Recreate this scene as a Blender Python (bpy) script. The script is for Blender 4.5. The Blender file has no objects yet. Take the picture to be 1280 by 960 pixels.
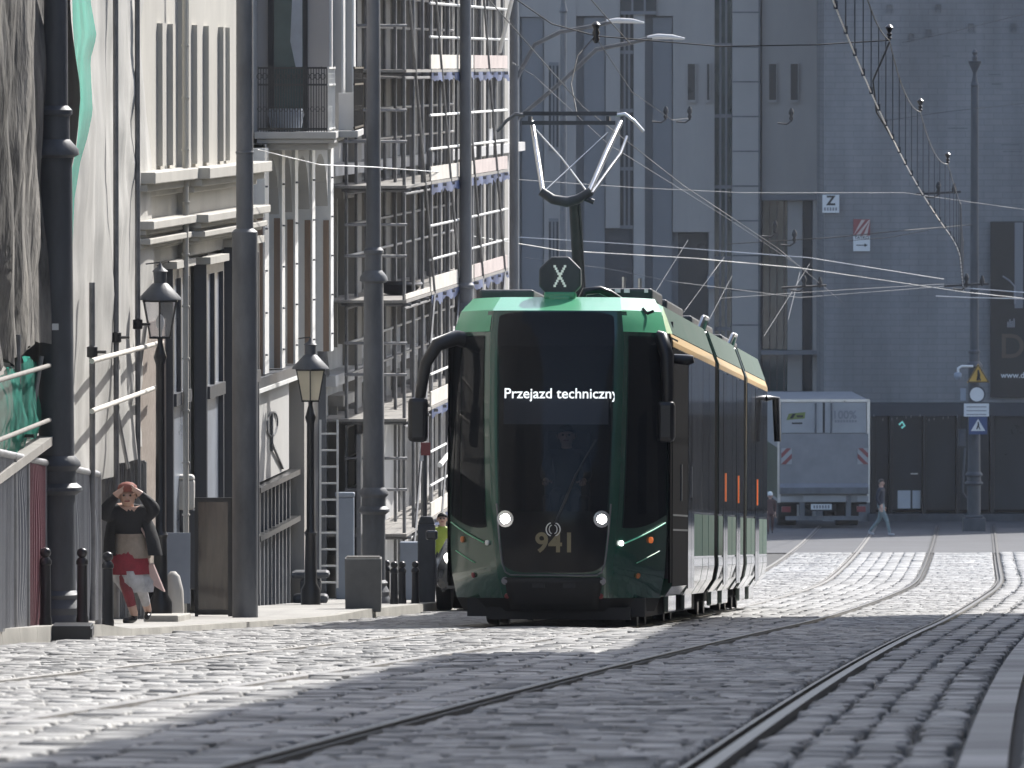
import bpy, bmesh, math, random
import numpy as np
from mathutils import Vector, Matrix, noise
random.seed(7)
sc = bpy.context.scene
col = sc.collection
F = 11200.0                     # focal length in pixels of a 1280 wide frame
PITCH = math.atan(400.0 / F)    # the camera looks slightly down the hill
SUN_AZ, SUN_EL = math.radians(58), math.radians(42)
SUNDIR = Vector((math.cos(SUN_AZ) * math.cos(SUN_EL), math.sin(SUN_AZ) * math.cos(SUN_EL), math.sin(SUN_EL)))

# ------------------------------------------------------------------ places
def g(Y):
    """height of the road surface: a hill falling away and flattening out"""
    if Y <= 95: return -.65 - .0561 * Y
    if Y <= 262: return -.65 - .0561 * Y + .00008 * (Y - 95) ** 2
    return g(262) - .028 * min(Y - 262, 60)
def W(px, py, Y):
    ca, sa = math.cos(PITCH), math.sin(PITCH)
    u, v = (px - 640) / F, (480 - py) / F
    d = Vector((u, ca + v * sa, -sa + v * ca))
    return d * (Y / d.y)
def X(px, Y): return (px - 640) / F * Y
def Z(py, Y): return W(640, py, Y).z
def C(Y):
    """centre line of the right hand track"""
    if Y <= 150: return -1.61 + .0487 * Y + 7.1e-5 * Y * Y
    t = Y - 150
    return C(150) + .07 * t - .00045 * t * t if t < 20 else C(169.9) + .052 * (t - 19.9)
def CA(Y): return C(Y) - 3.2
def Xf(Y): return -3.9 + .072 * (Y - 109)          # house fronts on the left
def Yp(px, n=0.0): return (11.748 - n) / (.072 - (px - 640) / F)
def Xk(Y): return -4.29 + .071 * (Y - 75)          # left kerb
def Xr(Y): return 5.2 + .062 * (Y - 30)            # house fronts on the right
def pave(Y):
    a = min(max((Y - 82) / 3, 0), 1); b = min(max((Y - 106) / 5, 0), 1)
    return .12 - .07 * a + .05 * b

# ------------------------------------------------------------------ mesh helpers
class MB:
    def __init__(s): s.v = []; s.f = []
    def add(s, vs, fs):
        o = len(s.v); s.v += [tuple(p) for p in vs]; s.f += [tuple(i + o for i in f) for f in fs]; return s
    def hexa(s, p):      # 8 points: bottom ring 0-3, top ring 4-7
        return s.add(p, [(3, 2, 1, 0), (4, 5, 6, 7), (0, 1, 5, 4), (1, 2, 6, 5), (2, 3, 7, 6), (3, 0, 4, 7)])
    def box(s, x0, x1, y0, y1, z0, z1):
        return s.hexa([(x0, y0, z0), (x1, y0, z0), (x1, y1, z0), (x0, y1, z0), (x0, y0, z1), (x1, y0, z1), (x1, y1, z1), (x0, y1, z1)])
    def sbox(s, Y0, Y1, n0, n1, z0, z1, base=Xf):   # box along a house front
        a, b = base(Y0), base(Y1)
        return s.hexa([(a + n0, Y0, z0), (a + n1, Y0, z0), (b + n1, Y1, z0), (b + n0, Y1, z0), (a + n0, Y0, z1), (a + n1, Y0, z1), (b + n1, Y1, z1), (b + n0, Y1, z1)])
    def tube(s, pts, r, n=8, cap=True):
        pts = [Vector(p) for p in pts]; rs = r if isinstance(r, (list, tuple)) else [r] * len(pts)
        ring = []; ref = None
        for i, p in enumerate(pts):
            t = (pts[min(i + 1, len(pts) - 1)] - pts[max(i - 1, 0)]).normalized()
            if ref is None: ref = Vector((0, 0, 1)) if abs(t.z) < .9 else Vector((1, 0, 0))
            a = ref - t * ref.dot(t); a.normalize(); b = t.cross(a); ref = a
            ring.append([p + (a * math.cos(2 * math.pi * k / n) + b * math.sin(2 * math.pi * k / n)) * rs[i] for k in range(n)])
        vs = [q for rr in ring for q in rr]; fs = []
        for i in range(len(pts) - 1):
            for k in range(n):
                a, b = i * n + k, i * n + (k + 1) % n
                fs.append((a, b, b + n, a + n))
        if cap: fs += [tuple(range(n))[::-1], tuple(range((len(pts) - 1) * n, len(pts) * n))]
        return s.add(vs, fs)
    def bar(s, p, q, w, h, up=(0, 0, 1)):
        p, q = Vector(p), Vector(q); t = (q - p).normalized(); up = Vector(up)
        if abs(t.dot(up)) > .95: up = Vector((0, 1, 0))
        a = t.cross(up).normalized() * (w / 2); b = a.cross(t).normalized() * (h / 2)
        return s.hexa([p - a - b, p + a - b, q + a - b, q - a - b, p - a + b, p + a + b, q + a + b, q - a + b])
    def lathe(s, prof, c=(0, 0, 0), n=20, axis='z'):
        vs = []; fs = []
        for r, z in prof:
            for k in range(n):
                a = 2 * math.pi * k / n; x, y = r * math.cos(a), r * math.sin(a)
                p = (x, y, z) if axis == 'z' else ((x, z, y) if axis == 'y' else (z, x, y))
                vs.append((c[0] + p[0], c[1] + p[1], c[2] + p[2]))
        m = len(prof)
        for i in range(m - 1):
            for k in range(n):
                a, b = i * n + k, i * n + (k + 1) % n
                fs.append((a, b, b + n, a + n))
        fs += [tuple(range(n))[::-1], tuple(range((m - 1) * n, m * n))]
        return s.add(vs, fs)
    def prism(s, poly, axis, a0, a1):   # polygon in the two other axes, extruded along axis
        def pt(u, v, a): return {'x': (a, u, v), 'y': (u, a, v), 'z': (u, v, a)}[axis]
        n = len(poly)
        vs = [pt(u, v, a0) for u, v in poly] + [pt(u, v, a1) for u, v in poly]
        return s.add(vs, [tuple(range(n)), tuple(range(2 * n - 1, n - 1, -1))] + [(i, i + n, (i + 1) % n + n, (i + 1) % n) for i in range(n)])
    def grid(s, fn, us, vs_):
        nu, nv = len(us), len(vs_)
        pts = [fn(u, v) for v in vs_ for u in us]
        return s.add(pts, [(j * nu + i, j * nu + i + 1, (j + 1) * nu + i + 1, (j + 1) * nu + i) for j in range(nv - 1) for i in range(nu - 1)])
    def xform(s, M):
        s.v = [tuple(M @ Vector(p)) for p in s.v]; return s

def lin(a, b, n): return [a + (b - a) * i / (n - 1) for i in range(n)]
def mesh_obj(name, me, mat, parent=None, smooth=None):
    o = bpy.data.objects.new(name, me); col.objects.link(o)
    if mat is not None and not me.materials: me.materials.append(mat)
    if parent is not None: o.parent = parent
    if smooth is not None:
        me.polygons.foreach_set('use_smooth', [True] * len(me.polygons))
        if smooth < 179: me.set_sharp_from_angle(angle=math.radians(smooth))
    return o
def obj(name, mb, mat, parent=None, smooth=None, bevel=0, solid=0):
    me = bpy.data.meshes.new(name); me.from_pydata(mb.v, [], mb.f)
    bm = bmesh.new(); bm.from_mesh(me); bmesh.ops.recalc_face_normals(bm, faces=bm.faces); bm.to_mesh(me); bm.free()
    o = mesh_obj(name, me, mat, parent, smooth)
    if solid:
        m = o.modifiers.new('solid', 'SOLIDIFY'); m.thickness = solid; m.offset = 0
    if bevel:
        m = o.modifiers.new('bevel', 'BEVEL'); m.width = bevel; m.segments = 2; m.limit_method = 'ANGLE'; m.angle_limit = .6
    return o
def tag(o, label, cat, group=None, kind=None):
    o['label'] = label; o['category'] = cat
    if group: o['group'] = group
    if kind: o['kind'] = kind
    return o
def empty(name, loc, label, cat, group=None, rz=0.0, rx=0.0):
    o = bpy.data.objects.new(name, None); col.objects.link(o)
    o.location = loc; o.rotation_euler = (rx, 0, rz); o.empty_display_size = .2
    return tag(o, label, cat, group)
def copy_tree(o, parent=None):
    c = o.copy(); col.objects.link(c)
    if parent is not None: c.parent = parent
    for ch in o.children: copy_tree(ch, c)
    return c
def struct(name, mb, mat, smooth=None):
    o = obj(name, mb, mat, None, smooth); o['kind'] = 'structure'; return o
def text_mesh(body, width=None, size=.2, bold=.0, clip=None, depth=.004, space=1.0):
    cu = bpy.data.curves.new('writing', 'FONT'); cu.body = body; cu.size = size; cu.offset = bold; cu.extrude = depth; cu.space_character = space
    cu.align_x = 'CENTER'; cu.align_y = 'CENTER'; cu.resolution_u = 4
    t = bpy.data.objects.new('writing', cu); col.objects.link(t)
    dg = bpy.context.evaluated_depsgraph_get(); me = bpy.data.meshes.new_from_object(t.evaluated_get(dg))
    bpy.data.objects.remove(t); bpy.data.curves.remove(cu)
    if clip is not None or width is not None:
        xs = [v.co.x for v in me.vertices]; x0, x1 = min(xs), max(xs)
        bm = bmesh.new(); bm.from_mesh(me)
        if clip is not None:
            bmesh.ops.bisect_plane(bm, geom=bm.verts[:] + bm.edges[:] + bm.faces[:], plane_co=(x0 + (x1 - x0) * clip, 0, 0), plane_no=(1, 0, 0), clear_outer=True)
            x1 = x0 + (x1 - x0) * clip
        if width is not None:
            k = width / (x1 - x0)
            for v in bm.verts: v.co.x = (v.co.x - (x0 + x1) / 2) * k; v.co.y *= k
        bm.to_mesh(me); bm.free()
    return me
def writing(name, body, loc, mat, parent, rot=(math.pi / 2, 0, 0), **kw):
    o = mesh_obj(name, text_mesh(body, **kw), mat, parent); o.location = loc; o.rotation_euler = rot; return o

# ------------------------------------------------------------------ materials
def mat(name, c, rough=.6, metal=0.0, var=.15, scale=3.0, bump=0.0, bscale=None, coat=0.0, spec=.5, c2=None, stretch=None, trans=0.0):
    m = bpy.data.materials.new(name); m.use_nodes = True; nt = m.node_tree; N = nt.nodes; L = nt.links
    b = N['Principled BSDF']; b.inputs['Roughness'].default_value = rough; b.inputs['Metallic'].default_value = metal
    b.inputs['Coat Weight'].default_value = coat; b.inputs['Coat Roughness'].default_value = .05; b.inputs['Specular IOR Level'].default_value = spec
    if trans: b.inputs['Transmission Weight'].default_value = trans
    tc = N.new('ShaderNodeTexCoord'); mp = N.new('ShaderNodeMapping'); L.new(tc.outputs['Object'], mp.inputs['Vector'])
    if stretch: mp.inputs['Scale'].default_value = stretch
    if var or c2:
        n1 = N.new('ShaderNodeTexNoise'); n1.inputs['Scale'].default_value = scale; n1.inputs['Detail'].default_value = 6; n1.inputs['Roughness'].default_value = .65
        L.new(mp.outputs['Vector'], n1.inputs['Vector'])
        rp = N.new('ShaderNodeValToRGB'); rp.color_ramp.elements[0].position = .32; rp.color_ramp.elements[1].position = .68
        lo = [x * (1 - var) for x in c]; hi = [min(1, x * (1 + var)) for x in (c2 or c)]
        rp.color_ramp.elements[0].color = (*lo, 1); rp.color_ramp.elements[1].color = (*hi, 1)
        L.new(n1.outputs['Fac'], rp.inputs['Fac']); L.new(rp.outputs['Color'], b.inputs['Base Color'])
        mr = N.new('ShaderNodeMapRange'); mr.inputs['To Min'].default_value = max(0, rough - .08); mr.inputs['To Max'].default_value = min(1, rough + .08)
        L.new(n1.outputs['Fac'], mr.inputs['Value']); L.new(mr.outputs['Result'], b.inputs['Roughness'])
    else: b.inputs['Base Color'].default_value = (*c, 1)
    if bump:
        n2 = N.new('ShaderNodeTexNoise'); n2.inputs['Scale'].default_value = bscale or scale * 6; n2.inputs['Detail'].default_value = 5
        L.new(mp.outputs['Vector'], n2.inputs['Vector'])
        bp = N.new('ShaderNodeBump'); bp.inputs['Strength'].default_value = 1; bp.inputs['Distance'].default_value = bump
        L.new(n2.outputs['Fac'], bp.inputs['Height']); L.new(bp.outputs['Normal'], b.inputs['Normal'])
    return m
def emit(name, c, s):
    m = bpy.data.materials.new(name); m.use_nodes = True; b = m.node_tree.nodes['Principled BSDF']
    b.inputs['Base Color'].default_value = (*c, 1); b.inputs['Emission Color'].default_value = (*c, 1); b.inputs['Emission Strength'].default_value = s; return m
def glass(name, tint, clear, rough=.03):
    m = bpy.data.materials.new(name); m.use_nodes = True; nt = m.node_tree; N = nt.nodes; L = nt.links; N.clear()
    out = N.new('ShaderNodeOutputMaterial'); mx = N.new('ShaderNodeMixShader'); gl = N.new('ShaderNodeBsdfPrincipled'); tr = N.new('ShaderNodeBsdfTransparent')
    gl.inputs['Base Color'].default_value = (*tint, 1); gl.inputs['Roughness'].default_value = rough
    tr.inputs['Color'].default_value = (clear, clear, clear * 1.03, 1)
    lw = N.new('ShaderNodeLayerWeight'); lw.inputs['Blend'].default_value = .12
    mr = N.new('ShaderNodeMapRange'); mr.inputs['To Min'].default_value = .33 if clear < .5 else .18; mr.inputs['To Max'].default_value = 1
    L.new(lw.outputs['Fresnel'], mr.inputs['Value']); L.new(mr.outputs['Result'], mx.inputs['Fac'])
    L.new(tr.outputs[0], mx.inputs[1]); L.new(gl.outputs[0], mx.inputs[2]); L.new(mx.outputs[0], out.inputs['Surface']); return m

M = {}
M['sett'] = mat('granite_setts', (.37, .362, .35), .7, var=.14, scale=1.6, bump=.002, bscale=30, spec=.35)
def per_stone(m):
    nt = m.node_tree; N = nt.nodes; L = nt.links; b = N['Principled BSDF']; gm = N.new('ShaderNodeNewGeometry'); mr = N.new('ShaderNodeMapRange'); mr.inputs['To Min'].default_value = .62; mr.inputs['To Max'].default_value = 1.2
    L.new(gm.outputs['Random Per Island'], mr.inputs['Value']); mx = N.new('ShaderNodeMix'); mx.data_type = 'RGBA'; mx.blend_type = 'MULTIPLY'; mx.inputs['Factor'].default_value = 1
    L.new(b.inputs['Base Color'].links[0].from_socket, mx.inputs['A']); L.new(mr.outputs['Result'], mx.inputs['B']); nz = N.new('ShaderNodeTexNoise'); nz.inputs['Scale'].default_value = .45; nz.inputs['Detail'].default_value = 5; tc = N.new('ShaderNodeTexCoord'); L.new(tc.outputs['Object'], nz.inputs['Vector'])
    m3 = N.new('ShaderNodeMapRange'); m3.inputs['From Min'].default_value = .3; m3.inputs['From Max'].default_value = .7; m3.inputs['To Min'].default_value = .72; m3.inputs['To Max'].default_value = 1.1; L.new(nz.outputs['Fac'], m3.inputs['Value'])
    mx2 = N.new('ShaderNodeMix'); mx2.data_type = 'RGBA'; mx2.blend_type = 'MULTIPLY'; mx2.inputs['Factor'].default_value = 1
    L.new(mx.outputs['Result'], mx2.inputs['A']); L.new(m3.outputs['Result'], mx2.inputs['B']); L.new(mx2.outputs['Result'], b.inputs['Base Color'])
per_stone(M['sett'])
M['joint'] = mat('joint_dirt', (.05, .048, .045), .9, var=.3, scale=3)
M['kerb'] = mat('granite_kerb', (.36, .345, .31), .75, var=.2, scale=1.4, bump=.003, bscale=30)
M['pave'] = mat('pavement_slabs', (.3, .29, .27), .8, var=.2, scale=.8, bump=.004, bscale=12)
M['asphalt'] = mat('square_asphalt', (.075, .075, .08), .85, var=.25, scale=.35, bump=.01, bscale=6)
M['rail'] = mat('worn_rail_steel', (.055, .053, .051), .5, .15, var=.2, scale=2)
M['raildirt'] = mat('dusty_rail_steel', (.2, .19, .178), .55, .2, var=.35, scale=2)
M['iron'] = mat('dark_grey_iron', (.05, .055, .065), .55, var=.35, scale=3, bump=.005, bscale=12, stretch=(1, 1, .35))
M['iron2'] = mat('grey_painted_mast', (.115, .12, .13), .55, var=.32, scale=3, bump=.004, bscale=12, stretch=(1, 1, .35))
M['black'] = mat('black_paint', (.012, .012, .014), .32, var=.2, scale=6)
M['rubber'] = mat('black_rubber', (.016, .016, .017), .75, var=.2, scale=6)
M['plaster'] = mat('cream_plaster', (.46, .44, .395), .85, var=.13, scale=.9, bump=.004, bscale=14, stretch=(1, 1, .35))
M['plaster2'] = mat('pale_grey_plaster', (.45, .44, .42), .85, var=.08, scale=.8, bump=.004, bscale=14, stretch=(1, 1, .35))
M['plaster3'] = mat('weathered_beige_plaster', (.3, .285, .26), .9, var=.2, scale=.7, bump=.01, bscale=8, stretch=(1, 1, .3))
M['stone'] = mat('grey_stone_front', (.34, .318, .305), .85, var=.13, scale=.35, bump=.006, bscale=6, stretch=(1, 1, .22))
M['stone2'] = mat('pale_stone_pilaster', (.38, .358, .345), .85, var=.08, scale=.5, bump=.004, bscale=6)
M['slate'] = mat('blue_grey_panels', (.175, .178, .192), .55, var=.12, scale=.4, stretch=(1, 1, .2))
M['pane'] = mat('dark_window_glass', (.022, .027, .034), .3, var=.25, scale=.6, spec=.4)
M['paneteal'] = mat('teal_window_glass', (.02, .05, .055), .08, var=.4, scale=.8, spec=.9)
M['panelit'] = mat('sunlit_bluish_glass', (.26, .29, .34), .3, var=.25, scale=1.5, spec=1)  # pale blue-grey base puts sunlight on the panes into their colour
M['frame'] = mat('dark_shop_frame', (.03, .034, .045), .45, var=.15, scale=2)
M['white'] = mat('white_paint', (.72, .72, .7), .5, var=.08, scale=2)
M['wood'] = mat('brown_timber', (.24, .165, .115), .7, var=.25, scale=2, stretch=(3, 3, .4))
M['steel'] = mat('galvanised_tube', (.26, .26, .27), .5, .5, var=.2, scale=5)
M['tube'] = mat('rusty_scaffold_tube', (.16, .16, .165), .6, .3, var=.3, scale=5)
M['lightsteel'] = mat('polished_aluminium', (.62, .63, .64), .3, 1.0, var=.08, scale=4)
M['bluetarp'] = mat('blue_tarpaulin', (.025, .05, .14), .6, var=.3, scale=2)
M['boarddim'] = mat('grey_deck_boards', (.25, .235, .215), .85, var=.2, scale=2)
M['plaster4'] = mat('mottled_grey_plaster', (.46, .45, .44), .9, var=.25, scale=.7, bump=.01, bscale=8, stretch=(1, 1, .3))  # grey plaster, mottled at random
M['flatblack'] = mat('flat_black', (.004, .004, .005), .9, var=.1, spec=.02)
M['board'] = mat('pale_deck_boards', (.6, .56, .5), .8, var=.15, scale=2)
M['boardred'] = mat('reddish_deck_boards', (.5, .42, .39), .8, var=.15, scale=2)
M['sheet'] = mat('white_sheeting', (.45, .437, .41), .75, var=.2, scale=1.6, bump=.008, bscale=4.0, stretch=(1, 1, .35))
M['netdark'] = mat('shaded_dark_netting', (.05, .048, .044), .9, var=.85, scale=2.8, bump=.06, bscale=7, c2=(.15, .14, .125), stretch=(1, 1, .3))  # dark netting, with shade and black fold gaps mixed into its colour
M['netgreen'] = mat('green_debris_netting', (.035, .24, .19), .85, var=.5, scale=5, bump=.03, bscale=9, stretch=(1, 1, .4))
M['corr'] = mat('corrugated_sheet_metal', (.3, .31, .34), .38, .7, var=.25, scale=1.4, stretch=(1, 1, .3))
M['maroon'] = mat('maroon_sheet_metal', (.17, .07, .085), .45, .3, var=.3, scale=2, stretch=(1, 1, .3))
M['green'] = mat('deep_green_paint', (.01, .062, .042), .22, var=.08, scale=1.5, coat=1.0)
M['greenlit'] = mat('sunlit_green_paint', (.06, .33, .17), .35, var=.06, scale=1.5, coat=.3)  # the tram's green, lightened to stand for sun on the roof
M['greenside'] = mat('teal_green_side_paint', (.026, .075, .06), .55, var=.08, scale=1.5, spec=.2)
M['skirt'] = mat('grey_green_skirt_paint', (.2, .24, .22), .16, var=.12, scale=2.5, coat=1, metal=.35)
M['gold'] = mat('ochre_stripe', (.42, .25, .07), .4, var=.08, scale=2)
M['golddim'] = mat('dull_gold_numerals', (.19, .16, .09), .5, var=.1, scale=8)
M['tramglass'] = mat('black_tinted_glass', (.008, .009, .011), .05, var=.2, scale=1, spec=.6)
M['windshield'] = glass('dark_windscreen_glass', (.024, .028, .035), .46)
M['clear'] = glass('lantern_glass', (.7, .7, .68), .9, .5)
M['frost'] = mat('frosted_lantern_glass', (.62, .6, .52), .45, var=.1, scale=6)
M['lampon'] = emit('headlight_on', (1, .98, .92), 40); M['ledwhite'] = emit('small_white_led', (1, .98, .95), 3)
M['reflector'] = mat('chrome_reflector', (.8, .8, .8), .2, 1.0, var=.05)
M['ledtext'] = emit('display_letters', (.95, 1, 1), .55)
M['ledline'] = emit('green_light_line', (.2, .7, .45), .07)
M['orange'] = emit('orange_lamp', (1, .24, .06), .16)
M['amber'] = mat('amber_lens', (.5, .16, .05), .3, var=.1)
M['red'] = mat('red_lens', (.2, .035, .04), .3, var=.1)
M['greybox'] = mat('grey_blue_metal', (.22, .255, .31), .45, var=.1, scale=2)
M['concrete'] = mat('planter_concrete', (.15, .15, .145), .85, var=.15, scale=3, bump=.004)
M['signwhite'] = mat('sign_white', (.62, .63, .64), .5, var=.05)
M['signyellow'] = mat('sign_yellow', (.55, .33, .06), .5, var=.08)
M['signblue'] = mat('sign_blue', (.03, .06, .16), .5, var=.08)
M['signred'] = mat('sign_red', (.24, .06, .06), .5, var=.1)
M['ink'] = mat('black_lettering', (.012, .012, .014), .6, var=0)
M['inkgrey'] = mat('grey_lettering', (.22, .22, .24), .6, var=0)
M['bronze'] = mat('dim_bronze_lettering', (.085, .065, .045), .6, var=0)
M['truck'] = mat('truck_white_panel', (.33, .33, .34), .5, var=.1, scale=1.5)
M['trucklift'] = mat('tail_lift_aluminium', (.22, .22, .235), .5, .4, var=.15, scale=1.5)
M['truckgreen'] = mat('truck_green_print', (.06, .075, .045), .5, var=.5, scale=1.2)
M['car'] = mat('dark_grey_car_paint', (.03, .032, .036), .22, var=.1, coat=1)
M['skin'] = mat('skin', (.5, .32, .25), .55, var=.06, scale=10)
M['jacket'] = mat('black_jacket_cloth', (.012, .012, .015), .8, var=.3, scale=12, bump=.006)
M['skirtcloth'] = mat('red_skirt_cloth', (.24, .02, .035), .8, var=.25, scale=9, bump=.006)
M['beige'] = mat('beige_cloth', (.27, .225, .19), .85, var=.2, scale=9, bump=.005)
M['palegrey'] = mat('pale_grey_cloth', (.42, .42, .44), .8, var=.3, scale=7, bump=.006)
M['redprint'] = mat('red_trouser_cloth', (.22, .04, .05), .8, var=.3, scale=7, bump=.005)
M['brown'] = mat('brown_coat_cloth', (.1, .055, .05), .85, var=.25, scale=9)
M['hairred'] = mat('reddish_hair', (.16, .055, .03), .6, var=.3, scale=20)
M['hairdark'] = mat('dark_hair', (.02, .015, .012), .6, var=.3, scale=20)
M['pink'] = mat('pale_pink_bag', (.5, .36, .34), .6, var=.1, scale=4)
M['navy'] = mat('dark_blue_cloth', (.02, .025, .04), .8, var=.2, scale=9)
M['teal'] = mat('grey_teal_cloth', (.17, .22, .23), .8, var=.2, scale=9)
M['hivis'] = mat('yellow_green_vest', (.3, .38, .05), .6, var=.15, scale=6)
M['foliage'] = mat('dark_leaf', (.035, .06, .02), .7, var=.4, scale=8)
M['interior'] = mat('cab_interior_grey', (.05, .055, .065), .8, var=.15, scale=2)
M['blind'] = mat('grey_sun_blind', (.3, .34, .42), .8, var=.08, scale=2)
M['brownrefl'] = mat('glass_brown_reflection', (.07, .055, .045), .1, var=.5, scale=1.6, spec=.8, stretch=(4, 4, .6))  # brown streaks put the reflection into the glass colour

def netting(m, tint, through, holes):
    nt = m.node_tree; N = nt.nodes; L = nt.links; b = N['Principled BSDF']; out = [n for n in N if n.type == 'OUTPUT_MATERIAL'][0]
    tl = N.new('ShaderNodeBsdfTranslucent'); tl.inputs['Color'].default_value = (*tint, 1); tp = N.new('ShaderNodeBsdfTransparent')
    m1 = N.new('ShaderNodeMixShader'); m1.inputs[0].default_value = through; m2 = N.new('ShaderNodeMixShader'); m2.inputs[0].default_value = holes
    L.new(b.outputs[0], m1.inputs[1]); L.new(tl.outputs[0], m1.inputs[2]); L.new(m1.outputs[0], m2.inputs[1]); L.new(tp.outputs[0], m2.inputs[2]); L.new(m2.outputs[0], out.inputs['Surface'])
netting(M['netgreen'], (.07, .40, .31), .6, .3)
netting(M['frost'], (.8, .76, .66), .65, 0)
def brick_mat():
    m = mat('grey_painted_brick', (.21, .207, .212), .85, var=.3, scale=.5, stretch=(1, 1, .22)); nt = m.node_tree; N = nt.nodes; L = nt.links
    b = N['Principled BSDF']; tc = N.new('ShaderNodeTexCoord'); sp = N.new('ShaderNodeSeparateXYZ'); cb = N.new('ShaderNodeCombineXYZ')
    L.new(tc.outputs['Object'], sp.inputs[0]); L.new(sp.outputs['X'], cb.inputs['X']); L.new(sp.outputs['Z'], cb.inputs['Y'])
    br = N.new('ShaderNodeTexBrick'); br.inputs['Scale'].default_value = 1; br.inputs['Brick Width'].default_value = .52; br.inputs['Row Height'].default_value = .17; br.inputs['Mortar Size'].default_value = .012
    br.inputs['Color1'].default_value = (1, 1, 1, 1); br.inputs['Color2'].default_value = (.88, .9, .92, 1); br.inputs['Mortar'].default_value = (.74, .74, .76, 1)
    L.new(cb.outputs[0], br.inputs['Vector'])
    mx = N.new('ShaderNodeMix'); mx.data_type = 'RGBA'; mx.blend_type = 'MULTIPLY'; mx.inputs['Factor'].default_value = .8
    src = b.inputs['Base Color'].links[0].from_socket
    L.new(src, mx.inputs['A']); L.new(br.outputs['Color'], mx.inputs['B']); L.new(mx.outputs['Result'], b.inputs['Base Color'])
    return m
M['brick'] = brick_mat()

# ------------------------------------------------------------------ camera, light, sky
cam = bpy.data.cameras.new('camera'); co = bpy.data.objects.new('camera', cam); col.objects.link(co)
cam.lens = 36 * F / 1280; cam.sensor_width = 36; cam.clip_start = .5; cam.clip_end = 5000
co.location = (0, 0, 0); co.rotation_euler = (math.pi / 2 - PITCH, 0, 0)
cam.dof.use_dof = True; cam.dof.focus_distance = 97; cam.dof.aperture_fstop = 15.0
sc.camera = co
sun = bpy.data.lights.new('sun', 'SUN'); so = bpy.data.objects.new('sun', sun); col.objects.link(so)
sun.energy = 4.3; sun.angle = math.radians(.5); sun.color = (1, .975, .93)
so.rotation_euler = SUNDIR.to_track_quat('Z', 'Y').to_euler(); so.location = (60, 160, 90)
w = bpy.data.worlds.new('World'); sc.world = w; w.use_nodes = True
bg = w.node_tree.nodes['Background']; sky = w.node_tree.nodes.new('ShaderNodeTexSky'); sky.sky_type = 'NISHITA'; sky.sun_disc = False
sky.sun_elevation = SUN_EL; sky.sun_rotation = math.radians(32); sky.air_density = 1.0; sky.dust_density = 2.0; sky.ozone_density = 1.5
hs = w.node_tree.nodes.new('ShaderNodeHueSaturation'); hs.inputs['Saturation'].default_value = .95
w.node_tree.links.new(sky.outputs[0], hs.inputs['Color']); w.node_tree.links.new(hs.outputs[0], bg.inputs[0]); bg.inputs[1].default_value = .15
sc.view_settings.view_transform = 'Standard'; sc.view_settings.look = 'None'; sc.view_settings.gamma = 1; sc.view_settings.exposure = .8
sc.view_settings.use_curve_mapping = False
sc.cycles.use_denoising = True
sc.cycles.max_bounces = 6; sc.cycles.diffuse_bounces = 3; sc.cycles.glossy_bounces = 4; sc.cycles.transparent_max_bounces = 12
sc.cycles.sample_clamp_indirect = 6

# ------------------------------------------------------------------ the ground
def terrain():
    ys = [-150, -60] + lin(-30, 20, 6) + lin(26, 262, 120) + [280, 300, 322, 600]
    xs = [-300, -200, -60, -25, -12, -8, -4, 0, 4, 8, 12, 20, 40, 90, 300]
    mb = MB(); mb.grid(lambda x, y: (x, y, g(max(y, 0)) - .07), xs, ys)
    struct('ground', mb, M['asphalt'], smooth=180)
    ys = lin(20, 244, 150)
    mb = MB(); mb.grid(lambda k, y: (C(y) + k, y, g(y) - .032), lin(-9, 7, 9), ys)
    struct('road_bed', mb, M['joint'], smooth=180)
    # square beyond the tracks
    mb = MB(); mb.grid(lambda x, y: (x, y, g(y) - .012), lin(-30, 40, 20), lin(205, 262, 30))
    struct('square_paving', mb, M['asphalt'], smooth=180)
terrain()

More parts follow.
